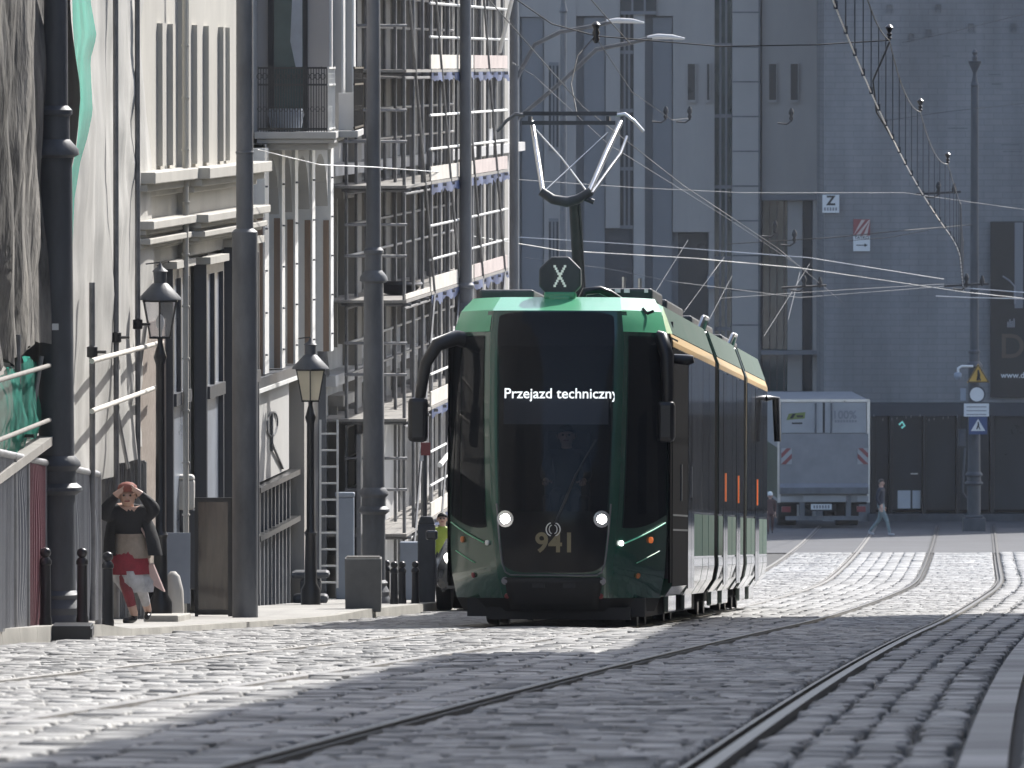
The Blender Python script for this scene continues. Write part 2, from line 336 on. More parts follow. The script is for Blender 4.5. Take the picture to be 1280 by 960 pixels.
def setts():
    rng = np.random.default_rng(3)
    V = []; Fc = []; base = 0
    def course_cells(o0, o1, along, Y0, Y1, wl, gap, hv):
        """cells as (o0,o1,y0,y1) arrays; along=True: courses run with the track"""
        out = []
        if along:
            n = max(1, round((o1 - o0) / wl)); w_ = (o1 - o0) / n
            for i in range(n):
                y = Y0 + rng.random() * .3
                while y < Y1:
                    l = .13 + rng.random() * .1
                    k0, k1 = (rng.random(2) - .5) * .045
                    out.append((o0 + i * w_ + gap / 2 + k0, o0 + (i + 1) * w_ - gap / 2 + k1, y + .007, y + l - .007, hv)); y += l
        else:
            y = Y0
            while y < Y1:
                l = .14 + rng.random() * .04
                o = o0 - rng.random() * .1
                while o < o1:
                    ww = .14 + rng.random() * .13
                    a, b = max(o, o0), min(o + ww, o1)
                    if b - a > .05: out.append((a + gap / 2, b - gap / 2, y + .012, y + l - .012, hv))
                    o += ww
                y += l
        return out
    cells = []
    far = 205
    zones = [(1.78, 5.5, False, .2, .02, .008, far), (.84, 1.56, True, .18, .034, .005, far), (-.67, .67, False, .2, .016, .009, far),
             (-2.36, -.84, True, .25, .026, .007, far), (-3.87, -2.53, False, .2, .016, .009, far), (-6.6, -4.04, False, .2, .016, .008, 150)]
    for o0, o1, al, wl, gap, hv, yend in zones:
        cells += course_cells(o0, o1, al, 27, yend, wl, gap, hv)
    # left of the rails to the kerb, far right square side
    cells = np.array(cells)
    for k_ in (0, 1):
        o_ = cells[:, k_]; cells[:, k_] = np.where(o_ > .84, .84 + (o_ - .84) * (1 + .0065 * (np.minimum(cells[:, 2], 130) - 29)), o_)
    cy = (cells[:, 2] + cells[:, 3]) / 2
    cen = np.where(cy <= 150, -1.61 + .0487 * cy + 7.1e-5 * cy * cy, 0)
    t = cy - 150; c150 = -1.61 + .0487 * 150 + 7.1e-5 * 22500
    cen = np.where(cy > 150, np.where(t < 20, c150 + .07 * t - .00045 * t * t, c150 + 1.4 - .18 + .052 * (t - 20)), cen)
    gz = -.65 - .0561 * cy + np.where(cy > 95, .00008 * (cy - 95) ** 2, 0)
    ox = (cells[:, 0] + cells[:, 1]) / 2 + cen
    kerb = -4.29 + .071 * (cy - 75)
    keep = (ox > kerb + .12) & ~((cy > 60) & (np.abs(ox) > cy * .075))
    cells = cells[keep]; cy = cy[keep]; cen = cen[keep]; gz = gz[keep]
    n = len(cells); hv = cells[:, 4]
    slope = -.0561 + np.where(cy > 95, .00016 * (cy - 95), 0)
    cs = .0487 + 1.42e-4 * np.minimum(cy, 150)
    row = np.sin(np.round(cy / .16) * 12.9898) * 43758.5453; row = row - np.floor(row) - .5
    far_ = np.clip((cy - 60) / 60, 0, 1)
    z0 = gz + (1 - .9 * far_) * (rng.normal(0, 1, n) * hv * .42 + row * hv * .7) + .006 * np.sin(cy * 1.9 + cells[:, 0] * 2.3) + .006 * np.sin(cy * .7 - cells[:, 0] * 3.1)
    tx, ty = rng.normal(0, .02, n), rng.normal(0, .016, n) * (1 - .5 * far_)
    hx, hy = (cells[:, 1] - cells[:, 0]) / 2, (cells[:, 3] - cells[:, 2]) / 2
    mx = (cells[:, 0] + cells[:, 1]) / 2 + cen
    rings = []
    for inset, dz in ((0.0, -.045), (.003, -.012), (.010, -.002), (.022, .0)):
        fx, fy = np.maximum(hx - inset, hx * .25), np.maximum(hy - inset, hy * .25)
        for sx, sy in ((-1, -1), (1, -1), (1, 1), (-1, 1)):
            dx, dy = sx * fx, sy * fy
            jx, jy = rng.normal(0, .004, n), rng.normal(0, .004, n)
            rings.append(np.stack([mx + dx + dy * cs + jx, cy + dy + jy, z0 + dz + slope * dy + tx * dx + ty * dy], 1))
    P = np.stack(rings, 1).reshape(-1, 3)          # n*16
    q = []
    for r in range(3):
        for k in range(4):
            a, b = r * 4 + k, r * 4 + (k + 1) % 4
            q.append((a, b, b + 4, a + 4))
    q.append((12, 13, 14, 15))
    q = np.array(q); Fq = (q[None] + (np.arange(n) * 16)[:, None, None]).reshape(-1)
    me = bpy.data.meshes.new('cobbled_road')
    me.vertices.add(len(P)); me.vertices.foreach_set('co', P.astype(np.float32).ravel())
    nf = len(Fq) // 4
    me.loops.add(len(Fq)); me.loops.foreach_set('vertex_index', Fq.astype(np.int32))
    me.polygons.add(nf); me.polygons.foreach_set('loop_start', np.arange(0, nf * 4, 4, dtype=np.int32))
    me.polygons.foreach_set('use_smooth', np.tile(np.array([True] * 12 + [False]), n))
    me.update(calc_edges=True); me.validate()
    o = mesh_obj('cobbled_road', me, M['sett']); o['kind'] = 'structure'
    print('setts', n)
setts()
# rails: head, groove and lip as one rolled section
def rails():
    ys = lin(22, 243, 160)
    lab = {(0, -1): 'outer rail of the tram\'s own track, nearest the bollards and kerb', (0, 1): 'inner rail of the tram\'s own track, beside the empty track',
           (1, -1): 'long steel rail of the empty track, the one closer to the tram', (1, 1): 'grooved steel rail of the empty track beside the wide straight sett courses'}
    for tr in (0, 1):
        for sd in (-1, 1):
            cx = (lambda y: CA(y)) if tr == 0 else C
            o = .75 * sd
            prof = [(-.065, -.03), (-.06, .004), (-.012, .008), (-.006, .003), (-.004, -.035), (.034, -.035), (.036, .0), (.052, .002), (.056, -.03)]
            if sd == 1: prof = [(-a, b) for a, b in prof][::-1]
            # the groove lies on the inside of each rail
            mb = MB(); mb.grid(lambda k, y: (cx(y) + o + prof[k][0], y, g(y) + prof[k][1] + (.004 if tr else -.003)), list(range(len(prof))), ys)
            tag(obj('tram_rail', mb, M['rail'] if tr else M['raildirt'], smooth=35), lab[(tr, sd)], 'tram rail', 'rails of the two tram tracks')
rails()
def kerbs():
    # left pavement with a kerb that drops between the bollards and the shop fronts
    ys = lin(20, 200, 181)
    mb = MB(); mb.grid(lambda k, y: (Xk(y) - .15 - (7.5 + .0 * y) * k, y, g(y) + pave(y)), lin(0, 1, 6), ys)
    struct('pavement', mb, M['pave'], smooth=180)
    mb = MB()
    for i, (y0, y1) in enumerate([(20 + 1.2 * k, 21.2 + 1.2 * k) for k in range(150)]):
        h0, h1 = pave(y0), pave(y1); a, b = Xk(y0), Xk(y1)
        mb.hexa([(a - .15, y0 + .008, g(y0) - .1), (a, y0 + .008, g(y0) - .1), (b, y1 - .008, g(y1) - .1), (b - .15, y1 - .008, g(y1) - .1),
                 (a - .15, y0 + .008, g(y0) + h0 + .004), (a - .015, y0 + .008, g(y0) + h0 + .004), (b - .015, y1 - .008, g(y1) + h1 + .004), (b - .15, y1 - .008, g(y1) + h1 + .004)])
    struct('kerb', mb, M['kerb'])
    # flush granite strip right of the tracks
    mb = MB()
    C_ = C
    for k in range(112):
        y0, y1 = 24 + k * .95, 24.93 + k * .95
        def CS(y): return .74 * .0065 * (y - 29) + C_(y)
        mb.hexa([(CS(y0) + 1.585, y0, g(y0) - .06), (CS(y0) + 1.745, y0, g(y0) - .06), (CS(y1) + 1.745, y1, g(y1) - .06), (CS(y1) + 1.585, y1, g(y1) - .06),
                 (CS(y0) + 1.585, y0, g(y0) + .006), (CS(y0) + 1.745, y0, g(y0) + .006), (CS(y1) + 1.745, y1, g(y1) + .006), (CS(y1) + 1.585, y1, g(y1) + .006)])
    struct('kerb', mb, M['sett'])
    y = 78.6; mb = MB(); mb.box(0, .34, 0, .5, -.06, .125); mb.box(.34, .352, .04, .46, .02, .1)
    o = obj('gully_inlet', mb, M['black'], bevel=.01); o.location = (Xk(y) - .01, y, g(y))
    tag(o, 'black cast iron gully inlet set at the end of the raised kerb', 'gully inlet')
kerbs()

# thin sunlit air filling the street
mb = MB(); mb.box(-305, 305, -155, 605, g(322) - 1.2, 22.5)
hz = obj('haze', mb, None); hz['kind'] = 'stuff'
hm = bpy.data.materials.new('thin_air'); hm.use_nodes = True; hn = hm.node_tree; hn.nodes.clear()
ho = hn.nodes.new('ShaderNodeOutputMaterial'); hv_ = hn.nodes.new('ShaderNodeVolumePrincipled'); hv_.inputs['Color'].default_value = (.86, .9, 1, 1); hv_.inputs['Density'].default_value = .00015; hv_.inputs['Anisotropy'].default_value = .25
hn.links.new(hv_.outputs[0], ho.inputs['Volume']); hz.data.materials.append(hm)
sc.cycles.volume_bounces = 0
# ------------------------------------------------------------------ the tram (local axes: x right, y back, z up; nose at y = 0)
YT = 95.0
tram = empty('tram', (CA(YT) - .02, YT, g(YT) + .012), 'green articulated tram with dark windscreen, lit headlights and raised pantograph', 'tram', rz=-math.atan(.0643), rx=-math.atan(.0535))

FR = [  # z, windscreen edge (x, y), centre y, corner end (x, y)
    (.16, .50, .28, .22, 1.02, 1.0), (.30, .53, .14, .08, 1.09, .9), (.55, .575, .05, 0.0, 1.14, .88), (.80, .60, .03, -.02, 1.155, .9), (1.15, .64, .04, -.03, 1.165, .92), (1.7, .665, .10, .03, 1.17, .96),
    (2.3, .68, .20, .13, 1.165, 1.02), (2.8, .685, .30, .23, 1.155, 1.08), (3.14, .685, .38, .31, 1.14, 1.13), (3.36, .665, .46, .39, 1.08, 1.22), (3.52, .62, 1.1, 1.06, .98, 1.75)]
def fsec(z):
    z = min(max(z, FR[0][0]), FR[-1][0])
    for a, b in zip(FR, FR[1:]):
        if z <= b[0]:
            t = (z - a[0]) / (b[0] - a[0]); return [p + (q - p) * t for p, q in zip(a, b)]
def front(u, z):
    """u: -1..1 around the nose; |u| < .55 is the windscreen"""
    _, wx, wy, cy, ex, ey = fsec(z); s = 1 if u >= 0 else -1; a = abs(u)
    if a <= .55:
        t = a / .55; return Vector((s * wx * t, cy + (wy - cy) * t ** 2.2, z))
    t = (a - .55) / .45
    bulge = .045 * math.sin(math.pi * t)
    return Vector((s * (wx + (ex - wx) * t + bulge * .8), wy + (ey - wy) * t - bulge * .6, z))
def fpt(u, z, off=0.0):
    p = front(u, z)
    if off:
        e = .01; du = front(min(1, u + e), z) - front(max(-1, u - e), z); dz = front(u, min(3.52, z + e)) - front(u, max(.16, z - e))
        p = p + du.cross(dz).normalized() * off
    return p
def fpatch(name, us, zlo, zhi, nz, off, m, smooth=40, parent=None, thick=0):
    """patch of the nose between two lower / upper height functions"""
    mb = MB(); lo = zlo if callable(zlo) else (lambda u: zlo); hi = zhi if callable(zhi) else (lambda u: zhi)
    mb.grid(lambda u, t: tuple(fpt(u, lo(u) + (hi(u) - lo(u)) * t, off)), us, lin(0, 1, nz))
    return obj(name, mb, m, parent or tram, smooth=smooth, solid=thick)

# nose shell
us = lin(-1, -.55, 9) + lin(-.5, .5, 13) + lin(.55, 1, 9)
lo_cw = lambda u: .93 + .26 * (abs(u) - .615) / .37 + .12 * (1 - (abs(u) - .615) / .37) ** 3
mb = MB()
def shell_piece(uu, zlo, zhi, nz):
    lo = zlo if callable(zlo) else (lambda u: zlo); hi = zhi if callable(zhi) else (lambda u: zhi)
    mb.grid(lambda u, t: tuple(fpt(u, lo(u) + (hi(u) - lo(u)) * t, 0)), uu, lin(0, 1, nz))
shell_piece(lin(-.5, .5, 13), .30, 1.22, 10)
for s_ in (-1, 1):
    shell_piece([s_ * x for x in (.485, .52, .55, .58, .615)], .30, 3.36, 26)
    shell_piece([s_ * x for x in lin(.615, .985, 9)], .30, lo_cw, 12); shell_piece([s_ * x for x in lin(.615, .985, 9)], 3.09, 3.14, 2); shell_piece([s_ * .985, s_ * 1], .30, 3.14, 24)
nose = obj('cab_shell', mb, M['green'], tram, smooth=50)
for s_ in (-1, 1):
    mb = MB(); mb.box(s_ * 1.175, s_ * 1.198, .95, 2.62, .46, 3.1); obj('cab_wall', mb, M['flatblack'], tram)
fpatch('front_apron', us, .16, .30, 3, .004, M['rubber'], 50)
# roof bevel above the windscreen in three facets plus the cap
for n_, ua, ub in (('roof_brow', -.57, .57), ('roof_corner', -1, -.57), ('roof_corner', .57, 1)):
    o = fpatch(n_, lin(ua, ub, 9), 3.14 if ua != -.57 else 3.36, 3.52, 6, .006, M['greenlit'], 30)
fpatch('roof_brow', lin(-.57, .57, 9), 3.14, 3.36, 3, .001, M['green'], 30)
for s_ in (-1, 1):
    mb = MB(); tgt = [(1.178, 3.15), (1.12, 3.31), (1.068, 3.452), (.98, 3.49), (.9, 3.512)]
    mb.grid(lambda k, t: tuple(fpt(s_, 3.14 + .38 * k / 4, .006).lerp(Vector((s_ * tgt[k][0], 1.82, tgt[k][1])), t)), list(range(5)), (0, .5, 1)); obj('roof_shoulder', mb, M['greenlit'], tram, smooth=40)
mb = MB()
rim = [tuple(front(u, 3.52)) for u in us]
mb.add(rim + [(.98, 3.0, 3.52), (-.98, 3.0, 3.52)], [tuple(range(len(rim) + 2))])
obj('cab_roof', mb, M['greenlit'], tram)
# little dark catch on the bright corner
mb = MB(); p = fpt(.8, 3.34, .012); mb.bar(p + Vector((-.05, 0, .06)), p, .02, .03); mb.bar(p, p + Vector((.07, .03, .03)), .02, .03)
obj('roof_catch', mb, M['black'], tram)

# windscreen with the black mask below it
def scr_lo(u): return .57 + .0 * u + .09 * (abs(u) / .5) ** 8
def scr_hi(u): return 3.345 - .05 * (abs(u) / .5) ** 10
uw = [x * .5 for x in (-1, -.985, -.95, -.9, -.8, -.6, -.4, -.2, 0, .2, .4, .6, .8, .9, .95, .985, 1)]
cut = 1.22
ws = fpatch('windscreen', uw, cut, scr_hi, 22, .012, M['windshield'], 50)
mask = fpatch('front_mask', uw, scr_lo, cut, 10, .012, mat('black_mask_panel', (.008, .009, .011), .14, var=.1, spec=.2), 50)
fpatch('windscreen_backing', uw, 2.98, scr_hi, 5, .004, M['ink'], 50)
# thin bright rim round the lower mask
pts = [fpt(.515 * s_, z_, .014) for s_, z_ in ((-1, 1.3), (-1, 1.0), (-1, .8), (-.985, .66), (-.94, .575), (-.85, .548), (-.4, .545), (0, .545), (.4, .545), (.85, .548), (.94, .575), (.985, .66), (1, .8), (1, 1.0), (1, 1.3))]
mb = MB(); mb.tube(pts, .009, 6); obj('mask_rim', mb, M['iron2'], tram, smooth=60)
# inside of the cab: real room behind the glass
mb = MB(); mb.box(-1.15, 1.15, 2.5, 2.55, .5, 3.3); mb.box(-1.1, 1.1, .95, 2.5, .9, .94); mb.box(-.52, .52, .2, .95, .9, .94); mb.box(-.5, .5, .3, .66, .95, 1.2)
obj('cab_bulkhead', mb, M['interior'], tram)
mb = MB(); mb.box(-.2, .3, 1.62, 1.74, .95, 2.1); mb.box(-.2, .3, 1.2, 1.62, .95, 1.4)
obj('driver_seat', mb, M['navy'], tram, bevel=.04)
mb = MB(); mb.grid(lambda x, z: (x, .36 + .1 * (z - 2.15) + .03 * abs(x), z), lin(-.56, .56, 6), lin(2.15, 2.46, 4)); obj('sun_blind', mb, M['blind'], tram, smooth=60)
# wiper
mb = MB(); a, b, c_ = fpt(.02, 1.1, .03), fpt(.2, 1.62, .035), fpt(.36, 1.98, .03); mb.tube([a, b], .014, 6); mb.tube([fpt(.1, 1.3, .022), b, c_], .01, 6)
obj('wiper', mb, M['black'], tram)
# corner glass, left and right, with the sloping lower edge
for s_ in (-1, 1):
    uu = [s_ * x for x in lin(.615, .985, 9)]
    fpatch('corner_window', uu if s_ > 0 else uu[::-1], lo_cw, 3.1, 16, .010, M['windshield'], 60)
    # green light line and lamps under it
    mb = MB(); mb.tube([fpt(s_ * u, .86 + .25 * (u - .60) / .38, .016) for u in lin(.64, .97, 8)], .008, 6)
    obj('light_line', mb, M['ledline'] if s_ > 0 else M['greenlit'], tram, smooth=60)
    mb = MB(); mb.tube([fpt(s_ * u, .62 + .2 * (u - .66) / .3, .008) for u in lin(.74, .93, 6)], .006, 6); obj('body_crease', mb, M['greenlit'], tram, smooth=60)
    def lamp(name, u, z, r, m, d=.02, parent=None):
        p = fpt(u, z, .004); q = fpt(u, z, .004 + d); mb = MB(); mb.tube([p, q, q + (q - p) * .3], [r, r, r * .55], 14); return obj(name, mb, m, parent or tram, smooth=40)
    h = lamp('headlight', s_ * .44, 1.14, .09, M['reflector'], .012)
    lamp('lens', s_ * .44, 1.14, .05, M['lampon'], .024, h)
    lamp('position_light', s_ * .615, .885, .028, M['ledwhite'] if s_ > 0 else M['white'], .02)
    lamp('turn_signal', s_ * .84, .92, .034, M['orange'] if s_ > 0 else M['amber'], .02)
    lamp('side_reflector', s_ * .76, .54, .03, M['amber'] if s_ > 0 else M['red'], .015)
    lamp('fog_light', s_ * .50, .485, .042, M['inkgrey'], .02)
    lamp('red_reflector', s_ * .51, .325, .028, M['red'], .02)
fpatch('bumper', lin(-.5, .5, 11), .20, .52, 6, .02, M['rubber'], 50, thick=.02)
for k in (-.22, .1):
    mb = MB(); mb.bar(fpt(k, .44, .03), fpt(k + .13, .44, .03), .03, .05); obj('bumper_vent', mb, M['ink'], tram)
# obstacle shield and floor between the wheels
mb = MB(); mb.box(-.95, .95, .5, 12.5, .1, .3); mb.box(-.72, .8, .3, .5, .07, .2); obj('underframe', mb, M['rubber'], tram)

# writing on the front
d = writing('destination_display', 'Przejazd techniczny', tuple(fpt(.02, 2.46, .05) + Vector((.03, -.035, 0))), M['ledtext'], tram, rot=(math.pi / 2 - .16, 0, 0), width=1.17, clip=.965, bold=.0012, size=.15)
writing('fleet_number', '941', tuple(fpt(0, .88, .03) + Vector((0, -.01, 0))), M['golddim'], tram, rot=(math.pi / 2, 0, 0), width=.38, bold=.004, size=.17)
mb = MB()
for s_ in (-1, 1):
    ring = [(s_ * .012 + s_ * .062 * math.cos(a), .07 * math.sin(a)) for a in lin(-1.35, 1.35, 12)]
    c0 = fpt(0, 1.03, .03)
    mb.tube([c0 + Vector((x, -.006, z)) for x, z in ring], .0065, 6)
    mb.tube([c0 + Vector((s_ * (.012 + .03 * abs(math.cos(a))), -.006, .045 * math.sin(a))) for a in lin(-1.5, 1.5, 10)], .005, 6)
obj('maker_emblem', mb, M['white'], tram, smooth=60)

# mirrors on bowed arms
mb = MB(); mb.tube([(-.86, .95, 3.02), (-1.1, .8, 3.08), (-1.30, .72, 3.0), (-1.42, .70, 2.8), (-1.47, .70, 2.5), (-1.49, .70, 2.36)], [.1, .085, .075, .065, .06, .05], 10)
arm = obj('mirror_arm', mb, M['black'], tram, smooth=60)
mb = MB(); mb.box(-.105, .105, -.08, .08, -.24, .24); o = obj('mirror_housing', mb, M['black'], arm, bevel=.05); o.location = (-1.5, .7, 2.2)
mb = MB(); mb.tube([(1.0, 1.02, 3.1), (1.1, .92, 3.08), (1.16, .86, 2.9), (1.17, .85, 2.55), (1.17, .85, 2.4)], [.09, .085, .075, .065, .06], 10)
arm = obj('mirror_arm', mb, M['black'], tram, smooth=60)
mb = MB(); mb.box(-.1, .1, -.08, .08, -.22, .22); o = obj('mirror_housing', mb, M['black'], arm, bevel=.05); o.location = (1.15, .85, 2.19)
mb = MB(); mb.tube([(1.17, 1.5, 2.88), (1.36, 1.48, 2.86), (1.42, 1.48, 2.87)], [.05, .06, .04], 10); obj('side_camera', mb, M['black'], tram, smooth=60)

# body modules
SEC = [(1.06, .30), (1.17, .46), (1.2, .62), (1.2, 3.06), (1.06, 3.44), (.9, 3.5)]
def shell(name, y0, y1, m, sec=SEC):
    mb = MB(); poly = sec + [(-x, z) for x, z in sec[::-1]]
    mb.prism([(x, z) for x, z in poly], 'y', y0, y1); return obj(name, mb, m, tram, bevel=.02)
mods = [(1.0, 12.2), (13.3, 21.2), (22.3, 29.8)]
for i, (y0, y1) in enumerate(mods):
    sh = shell('body_module', y0 + (1.6 if i == 0 else 0), y1, M['green'])
    for s_ in (-1, 1):
        ya = y0 + (.2 if i == 0 else 0)
        mb = MB(); mb.box(s_ * 1.2 - .004, s_ * 1.2 + .004, ya + .2, y1 - .02, 3.035, 3.12) if s_ else 0
        st = MB(); st.prism([(s_ * 1.199, 3.0), (s_ * 1.207, 3.0), (s_ * 1.207, 3.055), (s_ * 1.172, 3.145), (s_ * 1.164, 3.142)], 'y', ya + .12, y1 - .03)
        obj('gold_stripe', st, M['gold'], tram)
        fa = MB(); fa.prism([(s_ * 1.168, 3.148), (s_ * 1.178, 3.15), (s_ * 1.068, 3.452), (s_ * .9, 3.512), (s_ * .9, 3.50), (s_ * 1.055, 3.44)], 'y', (1.8 if i == 0 else ya + .1), y1 - .03)
        obj('roof_fairing', fa, M['greenside'], tram)
        # dark cab side then windows and doors
        y = ya
        plan = ([('cab_side', 3.3), ('door', 1.4), ('window', 2.0), ('window', 1.5), ('window', 1.5)] if i == 0 else
                [('window', 1.45), ('door', 1.35), ('window', 1.6), ('window', 1.35), ('door', 1.35), ('window', 1.2)] if i == 1 else
                [('window', 1.5), ('window', 1.3), ('door', 1.35), ('window', 1.5), ('window', 1.5)])
        tot = sum(b for _, b in plan); k = (y1 - ya - .06) / tot
        for what, ln in plan:
            l = ln * k
            if what == 'cab_side':
                mb = MB(); mb.box(s_ * 1.2, s_ * 1.208, y + .02, y + l - .02, .42, 2.99); cs = obj('cab_side', mb, M['flatblack'], tram)
                mb = MB(); mb.box(s_ * 1.205, s_ * 1.225, y + l * .5, y + l * .5 + .1, 1.35, 1.75); obj('handle', mb, M['iron'], cs)
                mb = MB()
                for zz in (1.02, 1.18): mb.box(s_ * 1.205, s_ * 1.212, y + .1, y + l - .1, zz, zz + .02)
                obj('trim_line', mb, M['iron'], cs)
            elif what == 'window':
                mb = MB(); mb.box(s_ * 1.2, s_ * 1.209, y + .03, y + l - .03, 1.24, 2.99); wn = obj('side_window', mb, M['tramglass'], tram)
                mb = MB(); mb.box(s_ * 1.2, s_ * 1.206, y + .05, y + l - .05, .74, 1.22); obj('lower_panel', mb, M['greenside'], tram)
                mb = MB(); mb.prism([(s_ * 1.201, .62), (s_ * 1.209, .62), (s_ * 1.207, .72), (s_ * 1.201, .72)], 'y', y + .05, y + l - .05)
                mb.prism([(s_ * 1.069, .3), (s_ * 1.077, .296), (s_ * 1.18, .456), (s_ * 1.209, .617), (s_ * 1.201, .62), (s_ * 1.172, .46)], 'y', y + .05, y + l - .05)
                obj('skirt', mb, M['skirt'], tram)
            else:
                mb = MB()
                for q in (0, .5): mb.box(s_ * 1.2, s_ * 1.212, y + .03 + q * l, y + q * l + l / 2 - .015, .38, 2.97)
                dr = obj('door', mb, M['tramglass'], tram)
                mb = MB(); mb.box(s_ * 1.2, s_ * 1.222, y + l * .48, y + l * .52, 1.4, 1.75) ; obj('door_light', mb, M['orange'] if s_ > 0 and i else M['iron2'], dr)
            y += l
        for yb in ([4.6, 8.6] if i == 0 else [y0 + 2.6, y0 + 5.8]):
            mb = MB(); mb.box(s_ * 1.02 - .03, s_ * 1.02 + .03, yb - .9, yb + .9, .12, .36); obj('bogie_cover', mb, M['skirt'], tram, bevel=.02)
    for yb in ([2.6, 8.6] if i == 0 else [y0 + 4.3] if i == 1 else [y0 + 2.0, y0 + 6.0]):
        bo = MB(); bo.box(-.9, .9, yb - 1.3, yb + 1.3, .16, .4); bo = obj('bogie', bo, M['rubber'], tram, bevel=.03)
        for s_ in (-1, 1):
            for dy in (-.85, .85):
                mb = MB(); mb.lathe([(.02, -.07), (.27, -.07), (.29, -.05), (.31, .06), (.04, .07)], (s_ * .75, yb + dy, .30), 20, 'x'); obj('wheel', mb, M['rail'], bo, smooth=40)
    if i:
        mb = MB(); ys_ = lin(mods[i - 1][1] - .03, y0 + .03, 11)
        mb.grid(lambda k, yy: (lambda p: (p[0] * (.985 + .012 * (round((yy - ys_[0]) * 9) % 2)), yy, p[1] * .985))(([*SEC, *[(-a, b) for a, b in SEC[::-1]]] + [SEC[0]])[k]), list(range(13)), ys_)
        obj('bellows', mb, M['flatblack'], tram)
        mb = MB(); mb.tube([(.95, y0 - .15, 3.45), (1.02, y0 - .1, 3.62), (1.0, y0 + 1.4, 3.64), (.93, y0 + 1.5, 3.45)], .03, 8); obj('cable_guard', mb, M['lightsteel'], tram, smooth=60)
mb = MB(); mb.tube([(1.2, 29.3, 2.9), (1.34, 29.4, 2.9), (1.36, 29.4, 2.3)], [.05, .06, .05], 8); obj('rear_mirror_arm', mb, M['black'], tram, smooth=60)
# roof kit
for (x0, x1, ya, yb, h) in ((.2, .95, 2.0, 4.2, .15), (-.95, -.35, 2.2, 4.6, .14), (-.85, .85, 7.5, 11.5, .18), (-.85, .85, 14, 20, .16), (-.85, .85, 23, 28, .14)):
    mb = MB(); mb.box(x0, x1, ya, yb, 3.49, 3.5 + h); obj('roof_box', mb, M['iron'], tram, bevel=.03)
mb = MB()
for x0, x1 in ((.3, .5), (.54, .6), (.64, .7), (.86, .9)): mb.box(x0, x1, 1.96, 2.02, 3.6, 3.64)
for x0, y0_, h in ((.62, 2.3, .1), (.8, 2.2, .08)): mb.tube([(x0, y0_, 3.6), (x0, y0_, 3.68 + h)], .02, 8)
obj('roof_fitting', mb, M['lightsteel'], tram)
mb = MB(); mb.tube([(.2, 1.5, 3.5), (.24, 1.5, 3.6), (.4, 1.55, 3.62), (.5, 1.6, 3.58), (.62, 1.7, 3.5)], .045, 8); obj('cable_loop', mb, M['black'], tram, smooth=60)
# line number box
mb = MB(); R = .225; mb.prism([((R + .0) * math.cos(a) / math.cos(math.pi / 8), 3.735 + R * math.sin(a) / math.cos(math.pi / 8)) for a in [math.pi / 8 + k * math.pi / 4 for k in range(8)]], 'y', 1.0, 1.18)
nb = obj('line_number_box', mb, M['iron'], tram, bevel=.02)
mb = MB(); mb.box(-.12, .12, .95, 1.2, 3.46, 3.54); mb.box(-.17, .17, .98, 1.2, 3.5, 3.58); obj('bracket', mb, M['greenlit'], nb, bevel=.02)
mb = MB()
for k in range(9):
    t = (k - 4) / 4
    for s_ in (-1, 1): mb.box(t * s_ * .055 - .013, t * s_ * .055 + .013, .985, .999, 3.75 + t * .105 - .013, 3.75 + t * .105 + .013)
obj('letter_x', mb, emit('dim_display_dots', (.8, .85, .8), .11), nb)
# pantograph
pg_ = MB(); pg_.box(-.5, .5, 5.4, 6.6, 3.5, 3.56); pg_.tube([(-.4, 5.5, 3.5), (-.4, 5.5, 3.7)], .05, 8); pg_.tube([(.4, 5.5, 3.5), (.4, 5.5, 3.7)], .05, 8)
pan = obj('pantograph', pg_, M['iron'], tram)
mb = MB(); mb.tube([(-.08, 6.2, 3.6), (-.06, 4.6, 4.68)], [.065, .055], 10); mb.tube([(-.02, 6.2, 3.62), (-.0, 4.6, 4.66)], .018, 8); obj('lower_arm', mb, M['iron'], pan, smooth=60)
PX = -.13
mb = MB(); mb.tube([(-.29, 4.5, 4.80), (-.16, 4.5, 4.71), (0, 4.5, 4.68), (.12, 4.5, 4.71), (.27, 4.5, 4.80)], [.05, .055, .06, .055, .05], 10); mb.tube([(.2, 4.5, 4.72), (.3, 4.5, 4.68)], .03, 8); mb.xform(Matrix.Translation((PX, 0, 0))); obj('knuckle_joint', mb, M['iron'], pan, smooth=60)
mb = MB(); mb.tube([(-.27, 4.5, 4.8), (-.36, 5.0, 5.2), (-.46, 5.6, 5.62)], [.028, .03, .028], 8); mb.tube([(.25, 4.5, 4.8), (.41, 5.0, 5.25), (.54, 5.6, 5.62)], [.03, .034, .03], 8)
mb.tube([(-.25, 4.5, 4.8), (.14, 5.1, 5.22), (.40, 5.5, 5.5)], .009, 6); mb.tube([(.22, 4.5, 4.8), (-.1, 5.1, 5.2), (-.43, 5.5, 5.55)], .009, 6)
mb.xform(Matrix.Translation((PX, 0, 0))); obj('upper_arm', mb, M['lightsteel'], pan, smooth=60)
mb = MB(); mb.tube([(.28, 4.5, 4.78), (.46, 4.9, 5.08), (.56, 5.2, 5.25), (.62, 5.4, 5.45)], .018, 8); mb.xform(Matrix.Translation((PX, 0, 0))); obj('control_rod', mb, M['lightsteel'], pan, smooth=60)
mb = MB()
for yy, zz in ((5.4, 5.60), (5.72, 5.72)): mb.box(-.6, .6, yy - .02, yy + .02, zz - .02, zz + .025)
for s_ in (-1, 1): mb.box(s_ * .5 - .02, s_ * .5 + .02, 5.4, 5.72, 5.6, 5.68)
mb.xform(Matrix.Diagonal((.88, 1, 1, 1)) @ Matrix.Translation((PX - .06, 0, 0))); obj('collector_head', mb, M['iron'], pan)
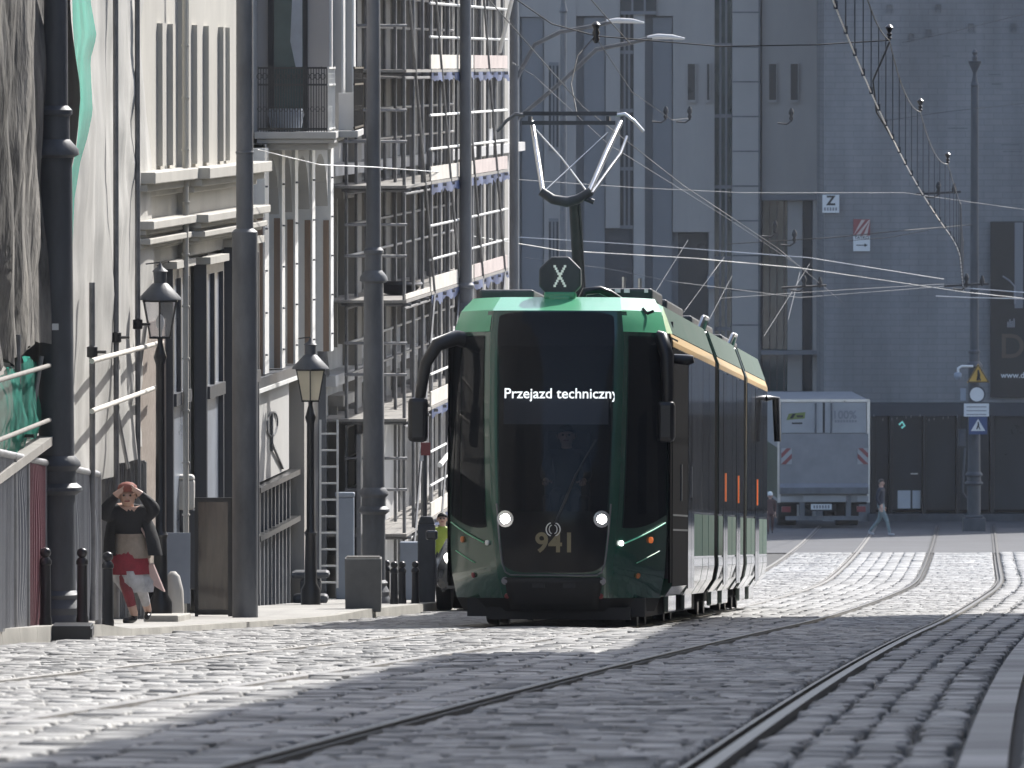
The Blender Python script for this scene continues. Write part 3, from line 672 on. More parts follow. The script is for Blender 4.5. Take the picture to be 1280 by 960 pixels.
for s_ in (-1, 1):
    mb = MB(); mb.tube([(s_ * .58, 5.72, 5.70), (s_ * .7, 5.72, 5.72), (s_ * .82, 5.72, 5.64), (s_ * .94, 5.72, 5.52)], .02, 8); mb.xform(Matrix.Diagonal((.88, 1, 1, 1)) @ Matrix.Translation((PX - .06, 0, 0))); obj('horn', mb, M['iron2'] if s_ < 0 else M['lightsteel'], pan, smooth=60)
# ------------------------------------------------------------------ left side of the street
def Xs(Y): return -4.45 + .006 * (Y - 77)      # face of the netted scaffold
TOP = 9.0
# ---- cream house with strips and two cornices
hA = empty('cream_house', (Xf(109) - 2, 109, g(109)), 'cream plastered house with two bold cornices above dark framed shop windows', 'house')
def part(root, name, mb, m, **kw):
    M0 = Matrix.Translation(root.location).inverted(); mb.xform(M0); return obj(name, mb, m, root, **kw)
a0, a1 = 102.6, 114.6
Yj = Yp(222)                     # where the right hand bay steps forward
mb = MB(); mb.sbox(a0, a1, -5, 0, -8, TOP); part(hA, 'wall', mb, M['plaster'])
mb = MB(); mb.sbox(Yj, a1 - .02, -.02, .14, -2.3, TOP - .1); part(hA, 'projecting_bay', mb, M['plaster'])
def cornice(z, n, h, d, nm='cornice'):
    for i, (ya, yb, off) in enumerate(((a0, Yj, 0), (Yj - .28, a1 + .1, .14))):
        mb = MB(); mb.sbox(ya, yb, off - .01, off + d, z - h * .45, z); mb.sbox(ya + .03, yb, off - .01, off + d * .66, z - h * .75, z - h * .452); mb.sbox(ya + .06, yb, off - .01, off + d * .3, z - h, z - h * .752)
        part(hA, nm, mb, M['plaster'], bevel=.012)
cornice(-1.24, .14, .3, .28); cornice(-1.80, .12, .22, .26); cornice(-2.0, .12, .16, .22)
for px, pw, off in ((196.5, 7, 0), (209.5, 5, 0), (240, 8, .14), (254.5, 7, .14), (273, 4, .14), (281, 4, .14)):
    ya = Yp(px, off); yb = ya + pw * .055; mb = MB(); mb.sbox(ya, yb, off - .01, off + .066, -1.2, .5 - .004 * (ya - 100)); part(hA, 'wall_strip', mb, M['plaster'])
# tall upper windows between the strips, higher up
for yy in (104.2, 109.6, 112.4):
    off = 0 if yy < Yj else .14
    mb = MB(); mb.sbox(yy, yy + .9, off - .02, off + .02, 1.2, 3.4); f = part(hA, 'window', mb, M['pane'])
    mb = MB(); mb.sbox(yy - .08, yy + .98, off, off + .08, 3.4, 3.55); mb.sbox(yy - .08, yy + .98, off, off + .1, 1.08, 1.2); mb.xform(Matrix.Translation(hA.location).inverted()); obj('sill', mb, M['plaster'], f)
# rain pipe with clips
ypipe = Yp(232, .2); mb = MB(); x = Xf(ypipe) + .2; mb.tube([(x, ypipe, -7), (x, ypipe, TOP)], .035, 8)
for k in range(22): mb.lathe([(.045, -.012), (.05, 0), (.045, .012)], (x, ypipe, -6.6 + k * .62), 8)
part(hA, 'rain_pipe', mb, M['plaster'], smooth=50)
# boxed shop windows: black reveals facing up the street, panes coloured as if sunlit facing the road
for px0, px1, px2, zt in ((203, 216, 238, -2.42), (243, 258, 280, -2.42), (281, 293, 330, -2.28)):
    n = .13; y0 = Yp(px0 + 2, .0)
    y0 = Yp(px1, n); y1 = min(Yp(px2, n), a1 + 1.2)
    off = .14 if px0 > 225 else .0; n += off
    y0, y1 = Yp(px1, n), min(Yp(px2, n), a1 - .05)
    zb = g(y0) + pave(y0)
    mb = MB(); mb.sbox(y0, y0 + .12, off - .02, n, zb, zt); mb.sbox(y1 - .1, y1, off - .02, n, zb, zt); mb.sbox(y0 + .12, y1 - .1, off - .02, n, zt - .12, zt); mb.sbox(y0 + .12, y1 - .1, off - .02, n + .03, -4.05, -3.9); mb.sbox(y0 + .12, y1 - .1, off - .02, n - .03, zb, zb + .3)
    sw = part(hA, 'shop_window', mb, M['frame'])
    mb = MB(); mb.sbox(y0 + .12, y1 - .1, off - .02, n - .05, -3.9, zt - .12); mb.xform(Matrix.Translation(hA.location).inverted()); obj('pane', mb, M['panelit'], sw)
    mb = MB(); mb.sbox(y0 + .12, y1 - .1, off - .02, n - .06, zb + .3, -4.05); mb.xform(Matrix.Translation(hA.location).inverted()); obj('pane', mb, M['panelit'], sw)
    mb = MB(); ym = y0 + (y1 - y0) * .45; mb.sbox(ym, ym + .1, n - .06, n + .0, -3.9, zt - .12); mb.xform(Matrix.Translation(hA.location).inverted()); obj('mullion', mb, M['frame'], sw)
    mb = MB(); mb.sbox(y0 - .1, y1 + .05, off - .02, n + .06, zt + .004, zt + .09); mb.xform(Matrix.Translation(hA.location).inverted()); obj('lintel_cap', mb, M['plaster'], sw)
mb = MB(); mb.sbox(a0, Yp(203), 0.01, .05, -8, -3.0); part(hA, 'plinth_strip', mb, M['beige'])
for px, py in ((222, 378), (270, 372)):
    y = Yp(px - 8, .3); p = Vector((Xf(y) + .14, y, -2.34)); mb = MB(); mb.tube([p, p + Vector((-.02 + .16, -.3, .05))], .012, 6); part(hA, 'flag_bracket', mb, M['black'])

# ---- white house with the balcony and arched ground floor
b0, b1 = 115.0, 127.6
hB = empty('balcony_house', (Xf(121) - 2, 121, g(121)), 'pale house with an iron railed corner balcony over tall arched piers', 'house')
mb = MB(); mb.sbox(b0, b1, -5, -.2, -9, TOP + 1); part(hB, 'wall', mb, M['plaster2'])
piers = [Yp(331, .1), Yp(352.5, .1), Yp(369, .1), Yp(390.5, .1), Yp(413.5, .1)]
z_spring = -2.2
for i, y in enumerate(piers):
    wd = .55 if i == 0 else .42
    mb = MB(); mb.sbox(y, y + wd, -.2, .1, -4.05, -1.1); pr = part(hB, 'pier', mb, M['white'])
    mb = MB(); mb.sbox(y - .03, y - .002, -.005, .075, -4.05, -2.0 - .05 * i); mb.xform(Matrix.Translation(hB.location).inverted()); obj('timber_lining', mb, M['wood'], pr)
    for k in range(5):
        mb = MB(); mb.lathe([(.03, -.012), (.036, 0), (.03, .012)], (Xf(y + .1) + .1, y + .1, -1.6 - k * .55), 8)
        mb.xform(Matrix.Translation(hB.location).inverted()); obj('cable_clip', mb, M['iron2'], pr)
# arches between the piers
for i in range(4):
    ya, yb = piers[i] + .42, piers[i + 1]; mid, half = (ya + yb) / 2, (yb - ya) / 2
    vs = []; fs = []; n = 14
    zt = -1.05
    for nn in (-.12, .06):
        for k in range(n + 1):
            y = ya + (yb - ya) * k / n; zz = -2.0 + .75 * (1 - ((y - mid) / half) ** 2) ** .6 if abs(y - mid) < half else -2.0
            vs += [(Xf(y) + nn, y, zz), (Xf(y) + nn, y, zt)]
    m_ = 2 * (n + 1)
    for k in range(n):
        a = 2 * k; fs += [(a, a + 2, a + 3, a + 1), (m_ + a, m_ + a + 1, m_ + a + 3, m_ + a + 2), (a, m_ + a, m_ + a + 2, a + 2), (a + 1, a + 3, m_ + a + 3, m_ + a + 1)]
    mb = MB(); mb.add(vs, fs); part(hB, 'arch', mb, M['plaster2'])
mb = MB(); mb.sbox(b0 - .1, b1, -.21, -.12, -4.05, -1.05); part(hB, 'recess_lining', mb, M['plaster2'])
# ground floor below the dark fascia
mb = MB(); mb.sbox(115.6, 122.4, -.2, .14, -4.2, -4.07); part(hB, 'shop_fascia', mb, M['frame'])
mb = MB(); mb.sbox(115.6, 122.4, -.2, .16, -4.255, -4.204); part(hB, 'fascia_trim', mb, M['white'])
mb = MB(); mb.sbox(116.4, 120.6, -.2, .06, -5.45, -4.27); p_ = part(hB, 'poster_panel', mb, M['plaster2'])
mb = MB(); y = 118.2
for k in range(16):
    a0_, a1_ = 2 * math.pi * k / 16, 2 * math.pi * (k + 1) / 16
    mb.bar((Xf(y + .7 * math.cos(a0_)) + .075, y + .7 * math.cos(a0_), -4.75 + .16 * math.sin(a0_)), (Xf(y + .7 * math.cos(a1_)) + .075, y + .7 * math.cos(a1_), -4.75 + .16 * math.sin(a1_)), .02, .02)
mb.bar((Xf(y) + .075, y, -4.6), (Xf(y) + .075, y, -5.1), .3, .02, up=(1, 0, 0)); mb.bar((Xf(y) + .075, y - .2, -5.0), (Xf(y + 1.4) + .075, y + 1.4, -5.4), .03, .02)
mb.xform(Matrix.Translation(hB.location).inverted()); obj('drawn_emblem', mb, M['iron2'], p_)
mb = MB()
for z in (-5.55, -6.18): mb.sbox(115.8, 121.2, -.2, .16, z, z + .07)
part(hB, 'dark_transom', mb, M['black'])
mb = MB(); mb.sbox(116.2, 121.0, -.2, .04, -6.1, -5.5); part(hB, 'shop_pane', mb, M['pane'])
mb = MB(); mb.sbox(116.2, 121.0, -.2, .04, -7.3, -6.2); part(hB, 'shop_pane', mb, M['panelit'])
mb = MB()
for k in range(9): mb.sbox(116.4 + k * .5, 116.47 + k * .5, .05, .09, -7.3, -5.5)
part(hB, 'pane_bars', mb, M['iron2'])
mb = MB(); mb.sbox(121.3, 122.3, -.2, .2, -9, -4.28); mb.sbox(121.2, 122.4, -.2, .24, -7.6, -7.25); part(hB, 'corner_pier', mb, M['plaster3'])
mb = MB(); mb.sbox(122.45, 127.5, -.5, -.19, -9, -4.3); part(hB, 'dark_recess_slab', mb, M['frame'])  # solid dark slab, its colour standing for shade in the recess
# stepped oriel above, its grey flank facing up the street
for i, (y0, pxr) in enumerate(((119.0, 412), (121.4, 427), (123.6, 440))):
    xr = X(pxr, y0); mb = MB(); mb.box(-5, xr, y0, 126.6, -1.0, TOP + .5 - i * .004); part(hB, 'oriel_flank', mb, M['stone'] if i == 0 else M['plaster2'])
    for q in range(2 if i else 1):
        mb = MB(); mb.box(xr - .004, xr + .028, y0 + .04 + q * .7, y0 + .5 + q * .7, -.85, TOP); part(hB, 'pilaster', mb, M['white'])
mb = MB(); x0, x1 = X(340, 119), X(382, 119); mb.box(x0, x1, 118.95, 119.02, -.95, 1.25); wn = part(hB, 'balcony_door', mb, M['paneteal'])
mb = MB()
for xa, xb, za, zb in ((x0 - .05, x0 + .03, -.95, 1.3), (x1 - .03, x1 + .03, -.95, 1.3), (x0, x1, 1.22, 1.3)): mb.box(xa, xb, 118.93, 118.998, za, zb)
mb.xform(Matrix.Translation(hB.location).inverted()); obj('frame', mb, M['ink'], wn)
mb = MB(); mb.prism([(x0 + .32, -.05), (x1 - .04, -.05), (x1 - .04, 1.2), (x1 - .16, 1.2), (x1 - .2, .3)], 'y', 118.935, 118.948); mb.xform(Matrix.Translation(hB.location).inverted()); obj('curtain', mb, M['panelit'], wn)
# balcony: slab, brackets, railing on two sides
yb_ = 117.6; zf = Z(165, yb_); xl, xr = X(318, yb_), X(420, yb_)
mb = MB(); mb.box(xl, xr, yb_, 124.5, zf - .09, zf); mb.box(xl + .03, xr - .02, yb_ + .05, 124.3, zf - .15, zf - .092); mb.box(xl + .1, xr - .1, yb_ + .2, 124, zf - .24, zf - .152)
mb.prism([(xr - .001, zf - .09), (xr + .25, zf - .09), (xr + .25, zf), (xr - .001, zf)], 'y', 119.5, 124.5); bal = part(hB, 'balcony', mb, M['plaster2'], bevel=.01)
def rail_panel(p, q, n, m=M['black']):
    p, q = Vector(p), Vector(q); mb = MB()
    for z in (.04, .62, .84): mb.bar(p + Vector((0, 0, z)), q + Vector((0, 0, z)), .025, .025)
    for i in range(n + 1):
        t = p + (q - p) * (i / n); mb.bar(t + Vector((0, 0, 0)), t + Vector((0, 0, .86 if i % 6 == 0 else .84)), .012, .012)
    for i in range(0, n, 2):
        t = p + (q - p) * ((i + .5) / n); d = (q - p).normalized() * .035
        for zc, rr in ((.73, .04), (.3, .03)):
            for k in range(8):
                a, b = 2 * math.pi * k / 8, 2 * math.pi * (k + 1) / 8
                mb.bar(t + d * (math.cos(a) * rr / .04) + Vector((0, 0, zc + rr * math.sin(a))), t + d * (math.cos(b) * rr / .04) + Vector((0, 0, zc + rr * math.sin(b))), .01, .01)
    mb.xform(Matrix.Translation(hB.location).inverted()); return obj('railing', mb, m, bal)
rail_panel((xl + .05, yb_ + .05, zf), (xr - .12, yb_ + .05, zf), 26)
rail_panel((xr - .1, yb_ + .05, zf), (xr - .06, 119.8, zf), 12, M['white']); rail_panel((xr + .2, 119.8, zf), (xr + .24, 124.3, zf), 24)
mb = MB(); mb.box(.0, .22, 0, .6, 0, .5); mb.box(.221, .226, .08, .24, .12, .26)
ac = obj('wall_cabinet', mb, M['white'], bevel=.01); ac.location = (xr - .02, 120.4, zf + .004); tag(ac, 'white cabinet standing on the balcony outside the pale oriel', 'cabinet')
mb = MB(); mb.lathe([(.12, 0), (.2, .02), (.24, .22), (.23, .3), (.2, .3)], n=18); o = obj('plant_tub', mb, M['greybox'], smooth=40); o.location = (xl + .4, 118.2, zf + .002); tag(o, 'round grey tub on the balcony floor behind the iron railing', 'tub')

# ---- grey beige house behind the scaffold
c0, c1 = 127.7, 166.0
hC = empty('scaffolded_house', (Xf(150) - 2, 150, g(150)), 'weathered beige house front wrapped in scaffolding behind the tram mirror', 'house')
mb = MB(); mb.sbox(c0, c1, -6, -.25, -11, TOP + 2); part(hC, 'wall', mb, M['plaster4'])
mb = MB(); mb.box(Xf(c0) - 6, Xf(c0) - .1, c0 - .02, c0 + .6, -9, TOP + 2); part(hC, 'party_wall', mb, M['iron2'])
for k in range(7):
    y = 129.6 + k * 5.0
    mb = MB(); mb.sbox(y + 2.4, y + 3.3, -.26, -.05, -10.5, TOP + 1.9); part(hC, 'pilaster', mb, M['plaster3'])
    for z in (-7.0, -4.0, -1.05, 1.9, 4.9):
        mb = MB(); mb.sbox(y + .2, y + 1.6, -.27, -.235, z, z + 1.9); wn = part(hC, 'window', mb, M['pane'])
        mb = MB(); mb.sbox(y + .08, y + .2, -.26, -.12, z - .1, z + 2.05); mb.sbox(y + 1.6, y + 1.72, -.26, -.12, z - .1, z + 2.05); mb.sbox(y, y + 1.8, -.26, -.02, z + 2.05, z + 2.2); mb.sbox(y + .86, y + .94, -.26, -.2, z, z + 1.9)
        mb.xform(Matrix.Translation(hC.location).inverted()); obj('frame', mb, M['plaster3'], wn)
for z in (-4.6, -1.6, 1.4):
    mb = MB(); mb.sbox(c0, c1, -.26, .04, z, z + .16); part(hC, 'string_course', mb, M['plaster4'])

# ---- tube scaffold in front of it
scf = empty('tube_scaffold', (Xf(146), 146, g(146)), 'tall tube scaffold with pale deck boards and blue tarpaulin strips', 'scaffold')
levels = [-6.85, -5.2, -3.5, -1.86, -.2, 1.45, 3.1]
ys_ = [128.5 + 1.6 * k for k in range(13)]
for i, y in enumerate(ys_):
    for n in (.12, .55, .95) if i % 2 == 0 else (.12, .95):
        mb = MB(); x = Xf(y) + n; mb.tube([(x, y, g(y) + .0), (x, y, 4.2)], .026, 6); part(scf, 'standard', mb, M['steel'] if (i * 7 + int(n * 10)) % 5 == 0 else M['tube'], smooth=60)
for li, z in enumerate(levels):
    for n in (.12, .95):
        mb = MB(); mb.tube([(Xf(ys_[0]) + n, ys_[0] - .2, z), (Xf(ys_[-1]) + n, ys_[-1] + .2, z)], .024, 6); part(scf, 'ledger', mb, M['tube'], smooth=60)
    for hz in (.75, 1.2):
        mb = MB(); mb.tube([(Xf(ys_[0]) + .14, ys_[0] - .2, z + hz), (Xf(ys_[-1]) + .14, ys_[-1] + .2, z + hz)], .022, 6); part(scf, 'mid_rail', mb, M['steel'], smooth=60)
        mb = MB(); mb.tube([(Xf(128.4) + .1, 128.35, z + hz), (Xf(128.4) + 1.0, 128.35, z + hz)], .022, 6); part(scf, 'end_rail', mb, M['steel'], smooth=60)
    for y in ys_: mb = MB(); mb.tube([(Xf(y) + .05, y, z + .05), (Xf(y) + 1.05, y, z + .05)], .024, 6); part(scf, 'transom', mb, M['tube'], smooth=60)
    deck = [(128.2, 132.6), (132.7, 141), (141.1, 148.4)]
    for di, (ya, yb) in enumerate(deck):
        mb = MB()
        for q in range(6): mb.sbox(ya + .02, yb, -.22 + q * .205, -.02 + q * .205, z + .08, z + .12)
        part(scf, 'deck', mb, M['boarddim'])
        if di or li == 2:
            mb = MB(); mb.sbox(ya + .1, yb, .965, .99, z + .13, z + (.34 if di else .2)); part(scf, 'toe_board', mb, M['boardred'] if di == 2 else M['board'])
        if di:
            mb = MB(); nb_ = 30
            mb.grid(lambda y, t: (Xf(y) + 1.0 + .03 * math.sin(y * 3.1) * t, y, z + .1 - (.15 + .07 * noise.noise(Vector((y * 1.7, li * 3.1, 0))) + .06 * noise.noise(Vector((y * 4.1, li * 1.7, 2)))) * t), lin(ya + .1, yb, 90), (0, .5, 1))
            part(scf, 'tarpaulin_strip', mb, M['bluetarp'], smooth=180)
        if di:
            for hz in (.6, 1.1):
                mb = MB(); mb.tube([(Xf(ya) + .98, ya, z + hz), (Xf(yb) + .98, yb, z + hz)], .02, 6); part(scf, 'guard_rail', mb, M['white'], smooth=60)
for i in (0, 3, 6, 9):
    ya, yb = ys_[i], ys_[i + 3]; mb = MB(); mb.tube([(Xf(ya) + 1.0, ya, -8), (Xf(yb) + 1.0, yb, -3.4)], .022, 6); mb.tube([(Xf(yb) + 1.0, yb, -3.4), (Xf(ya) + 1.0, ya, 1.2)], .022, 6); part(scf, 'brace', mb, M['tube'], smooth=60)
mb = MB(); y = 146.5; mb.tube([(Xf(y) + 1.0, y, .2), (Xf(y) + 1.35, y - 1.5, 1.7)], .035, 6); part(scf, 'raking_tube', mb, M['white'], smooth=60)
# shoring panels on the lower part
for k in range(6):
    y = 128.1 + k * 3.3; mb = MB(); mb.sbox(y, y + 3.0, .3, .36, g(y), -5.3); part(scf, 'hoarding_sheet', mb, M['plaster4' if k % 2 else 'tube'])
for ya, yb, za, zb in ((134, 141, -6.0, -5.6), (133, 146, -7.3, -6.6), (140, 148, -6.7, -5.4)):
    mb = MB(); mb.tube([(Xf(ya) + 1.02, ya, za), (Xf(yb) + 1.02, yb, zb)], .04, 6); part(scf, 'raking_tube', mb, M['white'], smooth=60)
mb = MB(); mb.lathe([(.1, -.16), (.3, -.1), (.4, .0), (.38, .03), (.3, -.05), (.08, -.1)], n=18); o = obj('mortar_tub', mb, M['black'], smooth=40); y = 131.2; o.location = (Xf(y) + .6, y, -3.5 + .282); tag(o, 'shallow black mortar tub resting on a pale scaffold deck', 'tub')
# netting hanging in the corner beside the arches
mb = MB(); y = 127.9; mb.grid(lambda a, t: (X(392 + 24 * a * (1 - .3 * math.sin(3 * t)), y) + .02 * math.sin(7 * a + 4 * t), y - .3 * a + .15 * math.sin(5 * t), Z(335 + 130 * t, y) + .06 * math.sin(6 * a)), lin(0, 1, 12), lin(0, 1, 16))
o = obj('dust_sheet', mb, M['palegrey'], smooth=180); tag(o, 'pale crumpled dust sheet hung from the scaffold corner by the arches', 'dust sheet')
# ladder
yl = 126.2; mb = MB(); xa, xb = X(400, yl), X(421.5, yl)
lad = empty('ladder', ((xa + xb) / 2, yl, g(yl) + .1), 'pale aluminium ladder leaning in the dark gap beside the arches', 'ladder')
for x in (xa, xb):
    mb = MB(); mb.bar((x, yl, Z(735, yl)), (x, yl + .12, Z(525, yl)), .03, .03); mb.xform(Matrix.Translation(lad.location).inverted()); obj('stile', mb, M['white'], lad)
for k in range(10):
    z = Z(728 - k * 20.6, yl); mb = MB(); mb.bar((xa, yl + .012 * k, z), (xb, yl + .012 * k, z), .03, .025); mb.xform(Matrix.Translation(lad.location).inverted()); obj('rung', mb, M['white'], lad)

# ---- netted scaffold at the near end
ns = empty('sheeted_scaffold', (-4.6, 90, g(90)), 'near scaffold clad in white sheeting over a row of dark tubes', 'scaffold')
def sag(y, bays): return min(abs((y - b) / 2.6) for b in bays)
mb = MB()
bays = [Xs and b for b in (84.0, 89.2, 93.6, 97.9, 102.4)]
def sheet_pt(y, z):
    k = max(i for i, b in enumerate([80] + bays) if b <= y); lo = ([80] + bays)[k]; hi = (bays + [106])[k]; t = (y - lo) / (hi - lo)
    bul = math.sin(math.pi * t) * (.10 + .05 * math.sin(z * 1.3 + k * 2))
    w = .035 * (1 - 2 * abs(noise.noise(Vector((y * .42 + z * .12, z * .1, 21))))) - .012 * abs(noise.noise(Vector((y * 1.1 - z * .7, z * .9, 33)))) + .08 * noise.noise(Vector((y * .55, z * .33, 1.3))) + .03 * abs(noise.noise(Vector((y * 1.2 + z * .5, z * .5 - y * .3, 7)))) * 2 + .035 * noise.noise(Vector((y * 1.8, z * .6, 4.1))) + .03 * noise.noise(Vector((y * .9 + z * .8, z * 2.1, 9)))
    return (Xs(y) - .06 + bul + w, y, z)
mb.grid(sheet_pt, lin(87.5, 104.0, 90), lin(-4.4, TOP, 90)); part(ns, 'sheeting', mb, M['sheet'], smooth=180)
mb = MB(); mb.sbox(70, 104, -3, -.45, -7.5, TOP, base=Xs); part(ns, 'inner_wall', mb, M['plaster3'])
# dark netting hung on the near bays
mb = MB()
def dark_pt(y, z):
    w = .16 * noise.noise(Vector((y * .8, z * .35, 2.7))) + .09 * noise.noise(Vector((y * 2.6, z * .7, 5.5))) + .05 * noise.noise(Vector((y * 6, z * 1.1, 3)))
    flare = .12 * max(0, -1.0 - z) * math.sin((y - 74) * .9)
    return (Xs(y) + .05 + 1.25 * w + flare * .5, y, z + .25 * noise.noise(Vector((y * 1.5, 0, 0))) * (1 if z < -2 else 0))
mb.grid(dark_pt, lin(72, 84.4, 110), lin(-2.55, TOP, 90)); o = part(ns, 'dark_netting', mb, M['netdark'], smooth=180)
for i, px in enumerate((22, 115, 145, 172)):
    y = {22: 79.5, 115: 93.6, 145: 98.0, 172: 102.6}[px]
    if px > 22: y = 4.772 / (.006 + (640 - px) / 11200)
    x = X(px, y); mb = MB(); mb.tube([(x, y, g(y) + .1), (x, y, -2.4 if px == 22 else -2.2 if px == 115 else TOP - 1)], .03 if px > 22 else .028, 8); part(ns, 'standard', mb, M['tube'], smooth=60)
    for z in ((-3.3,) if px == 22 else (-2.9,)):
        mb = MB(); mb.lathe([(.03, -.06), (.055, -.05), (.055, .05), (.03, .06)], (x, y, z), 10); mb.tube([(x, y, z), (x + .14, y - .05, z)], .016, 6); part(ns, 'coupler', mb, M['black'], smooth=40)
for za in (-3.05, -3.55):
    mb = MB(); mb.tube([(Xs(89) + .2, 89, za + .1), (Xs(104) + .22, 104, za - .18)], .028, 8); part(ns, 'ledger', mb, M['board'], smooth=60)
    mb = MB(); mb.tube([(Xs(74) + .17, 74, za + .42), (Xs(82.4) + .17, 82.4, za + .28)], .022, 8); part(ns, 'ledger', mb, M['boarddim'], smooth=60)
for p, q in (((182, 100.5, 405), (158, 100.5, 580)), ((148, 100, 585), (176, 101, 430)), ((52, 82, 445), (30, 82, 580)), ((142, 97, 490), (160, 97.6, 585))):
    mb = MB(); mb.tube([W(p[0], p[2], p[1]), W(q[0], q[2], q[1])], .022, 6); part(ns, 'brace', mb, M['steel'], smooth=60)
# loose ropes on the sheeting
for pts in (((56, 30), (70, 50), (80, 68)), ((56, 56), (68, 64), (80, 68))):
    mb = MB(); mb.tube([W(a, b, 90.5 + i) for i, (a, b) in enumerate(pts)], .009, 6); part(ns, 'rope', mb, M['iron2'], smooth=60)
mb = MB(); mb.sbox(74, 83, -.05, .2, -3.5, -3.42, base=Xs); part(ns, 'toe_board', mb, M['boarddim'])
# green netting: a hanging strip and a slack lower piece
prof = [(-60, 118), (0, 113), (45, 121), (75, 113), (140, 116), (170, 110), (200, 101), (250, 93), (300, 91), (420, 90), (560, 93), (585, 91)]
def strip(a, t):
    py = -60 + 645 * t; r = prof[-1][1]
    for (y0, x0), (y1, x1) in zip(prof, prof[1:]):
        if y0 <= py <= y1: r = x0 + (x1 - x0) * (py - y0) / (y1 - y0)
    px = 76 + (r - 76) * a; y = 89.4 - .9 * a + .12 * math.sin(9 * a + 4 * t)
    p = W(px, py, y); return (p.x, p.y, p.z)
mb = MB(); mb.grid(strip, lin(0, 1, 22), lin(0, 1, 70)); o = obj('green_netting', mb, M['netgreen'], smooth=180); tag(o, 'long torn strip of green debris netting hanging beside the white sheeting', 'netting', 'green debris netting')
mb = MB(); mb.grid(lambda y, t: (Xs(y) + .05 + .1 * noise.noise(Vector((y * 1.3, t * 1.2, 0))) + .05 * math.sin(math.pi * t) + .05 * noise.noise(Vector((y * 3.2, t * 2.2, 5))) + .02 * noise.noise(Vector((y * 8, t * 6, 5))), y, -2.68 - .72 * t + .05 * math.sin(y * 2.2)), lin(73, 82.3, 110), lin(0, 1, 40))
o = obj('green_netting', mb, M['netgreen'], smooth=180); tag(o, 'slack green netting bunched along the scaffold rail above the corrugated fence', 'netting', 'green debris netting')

# ---- corrugated site fence
fe = empty('site_fence', (-4.35, 86, g(86) + .1), 'grey corrugated site fence with one maroon sheet under the scaffold', 'fence')
def fX(Y): return -4.3 + .001 * (Y - 86)
def corr(ya, yb, ztop, m, dent=0.0):
    mb = MB(); n = int((yb - ya) / .05)
    def pt(y, t):
        k = int(round((y - ya) / .05)) % 4
        return (fX(y) + (.035 if k in (1, 2) else -.02) + dent * math.exp(-((y - (ya + yb) / 2) / .5) ** 2) * math.sin(3.1 * t), y, g(y) + .1 + 1.48 * t)
    mb.grid(pt, [ya + .05 * i for i in range(n)], lin(0, 1, 8)); return part(fe, 'fence_sheet', mb, m)
for i, (ya, yb, m, dn) in enumerate(((70, 73.4, 'corr', .05), (73.5, 76.9, 'corr', 0), (77, 78.9, 'corr', .05), (79, 82, 'maroon', .04), (82.1, 85.4, 'corr', 0), (85.5, 88.9, 'corr', .06), (89, 92.3, 'corr', .08))): corr(ya, yb, -4.02 - .004 * (ya - 86), M[m], dn)
for ya, yb in ((70, 79), (79.05, 92.3)):
    mb = MB(); mb.tube([(fX(ya) + .02, ya, g(ya) + 1.6), (fX(yb) + .02, yb, g(yb) + 1.6)], .035, 8); part(fe, 'top_rail', mb, M['steel'], smooth=60)
for y in (76.95, 78.95, 85.45, 92.4):
    mb = MB(); mb.tube([(fX(y) + .02, y, g(y) + .05), (fX(y) + .02, y, g(y) + 1.62)], .035, 8); part(fe, 'fence_post', mb, M['steel'], smooth=60)
f2 = empty('fence_panel', (X(155, 101), 101, g(101) + .05), 'narrow corrugated fence panel with pale frame turned across the pavement', 'fence')
for a, b in ((129, 159.5), (162, 181)):
    mb = MB(); n = 25; x0, x1 = X(a, 101), X(b, 101)
    mb.grid(lambda i, t: (x0 + (x1 - x0) * i / n, 101 + (.015 if i % 4 < 2 else -.015), g(101) + .05 + (Z(577, 101) - g(101) - .05) * t), list(range(n + 1)), (0, 1)); mb.xform(Matrix.Translation(f2.location).inverted()); fs_ = obj('fence_sheet', mb, M['corr'], f2)
    mb = MB()
    for p, q in (((x0, Z(577, 101)), (x1, Z(577, 101))), ((x0, Z(577, 101)), (x0, Z(765, 101))), ((x1, Z(577, 101)), (x1, Z(765, 101)))): mb.bar((p[0], 100.96, p[1]), (q[0], 100.96, q[1]), .035, .035)
    mb.xform(Matrix.Translation(f2.location).inverted()); obj('panel_frame', mb, M['steel'], f2)

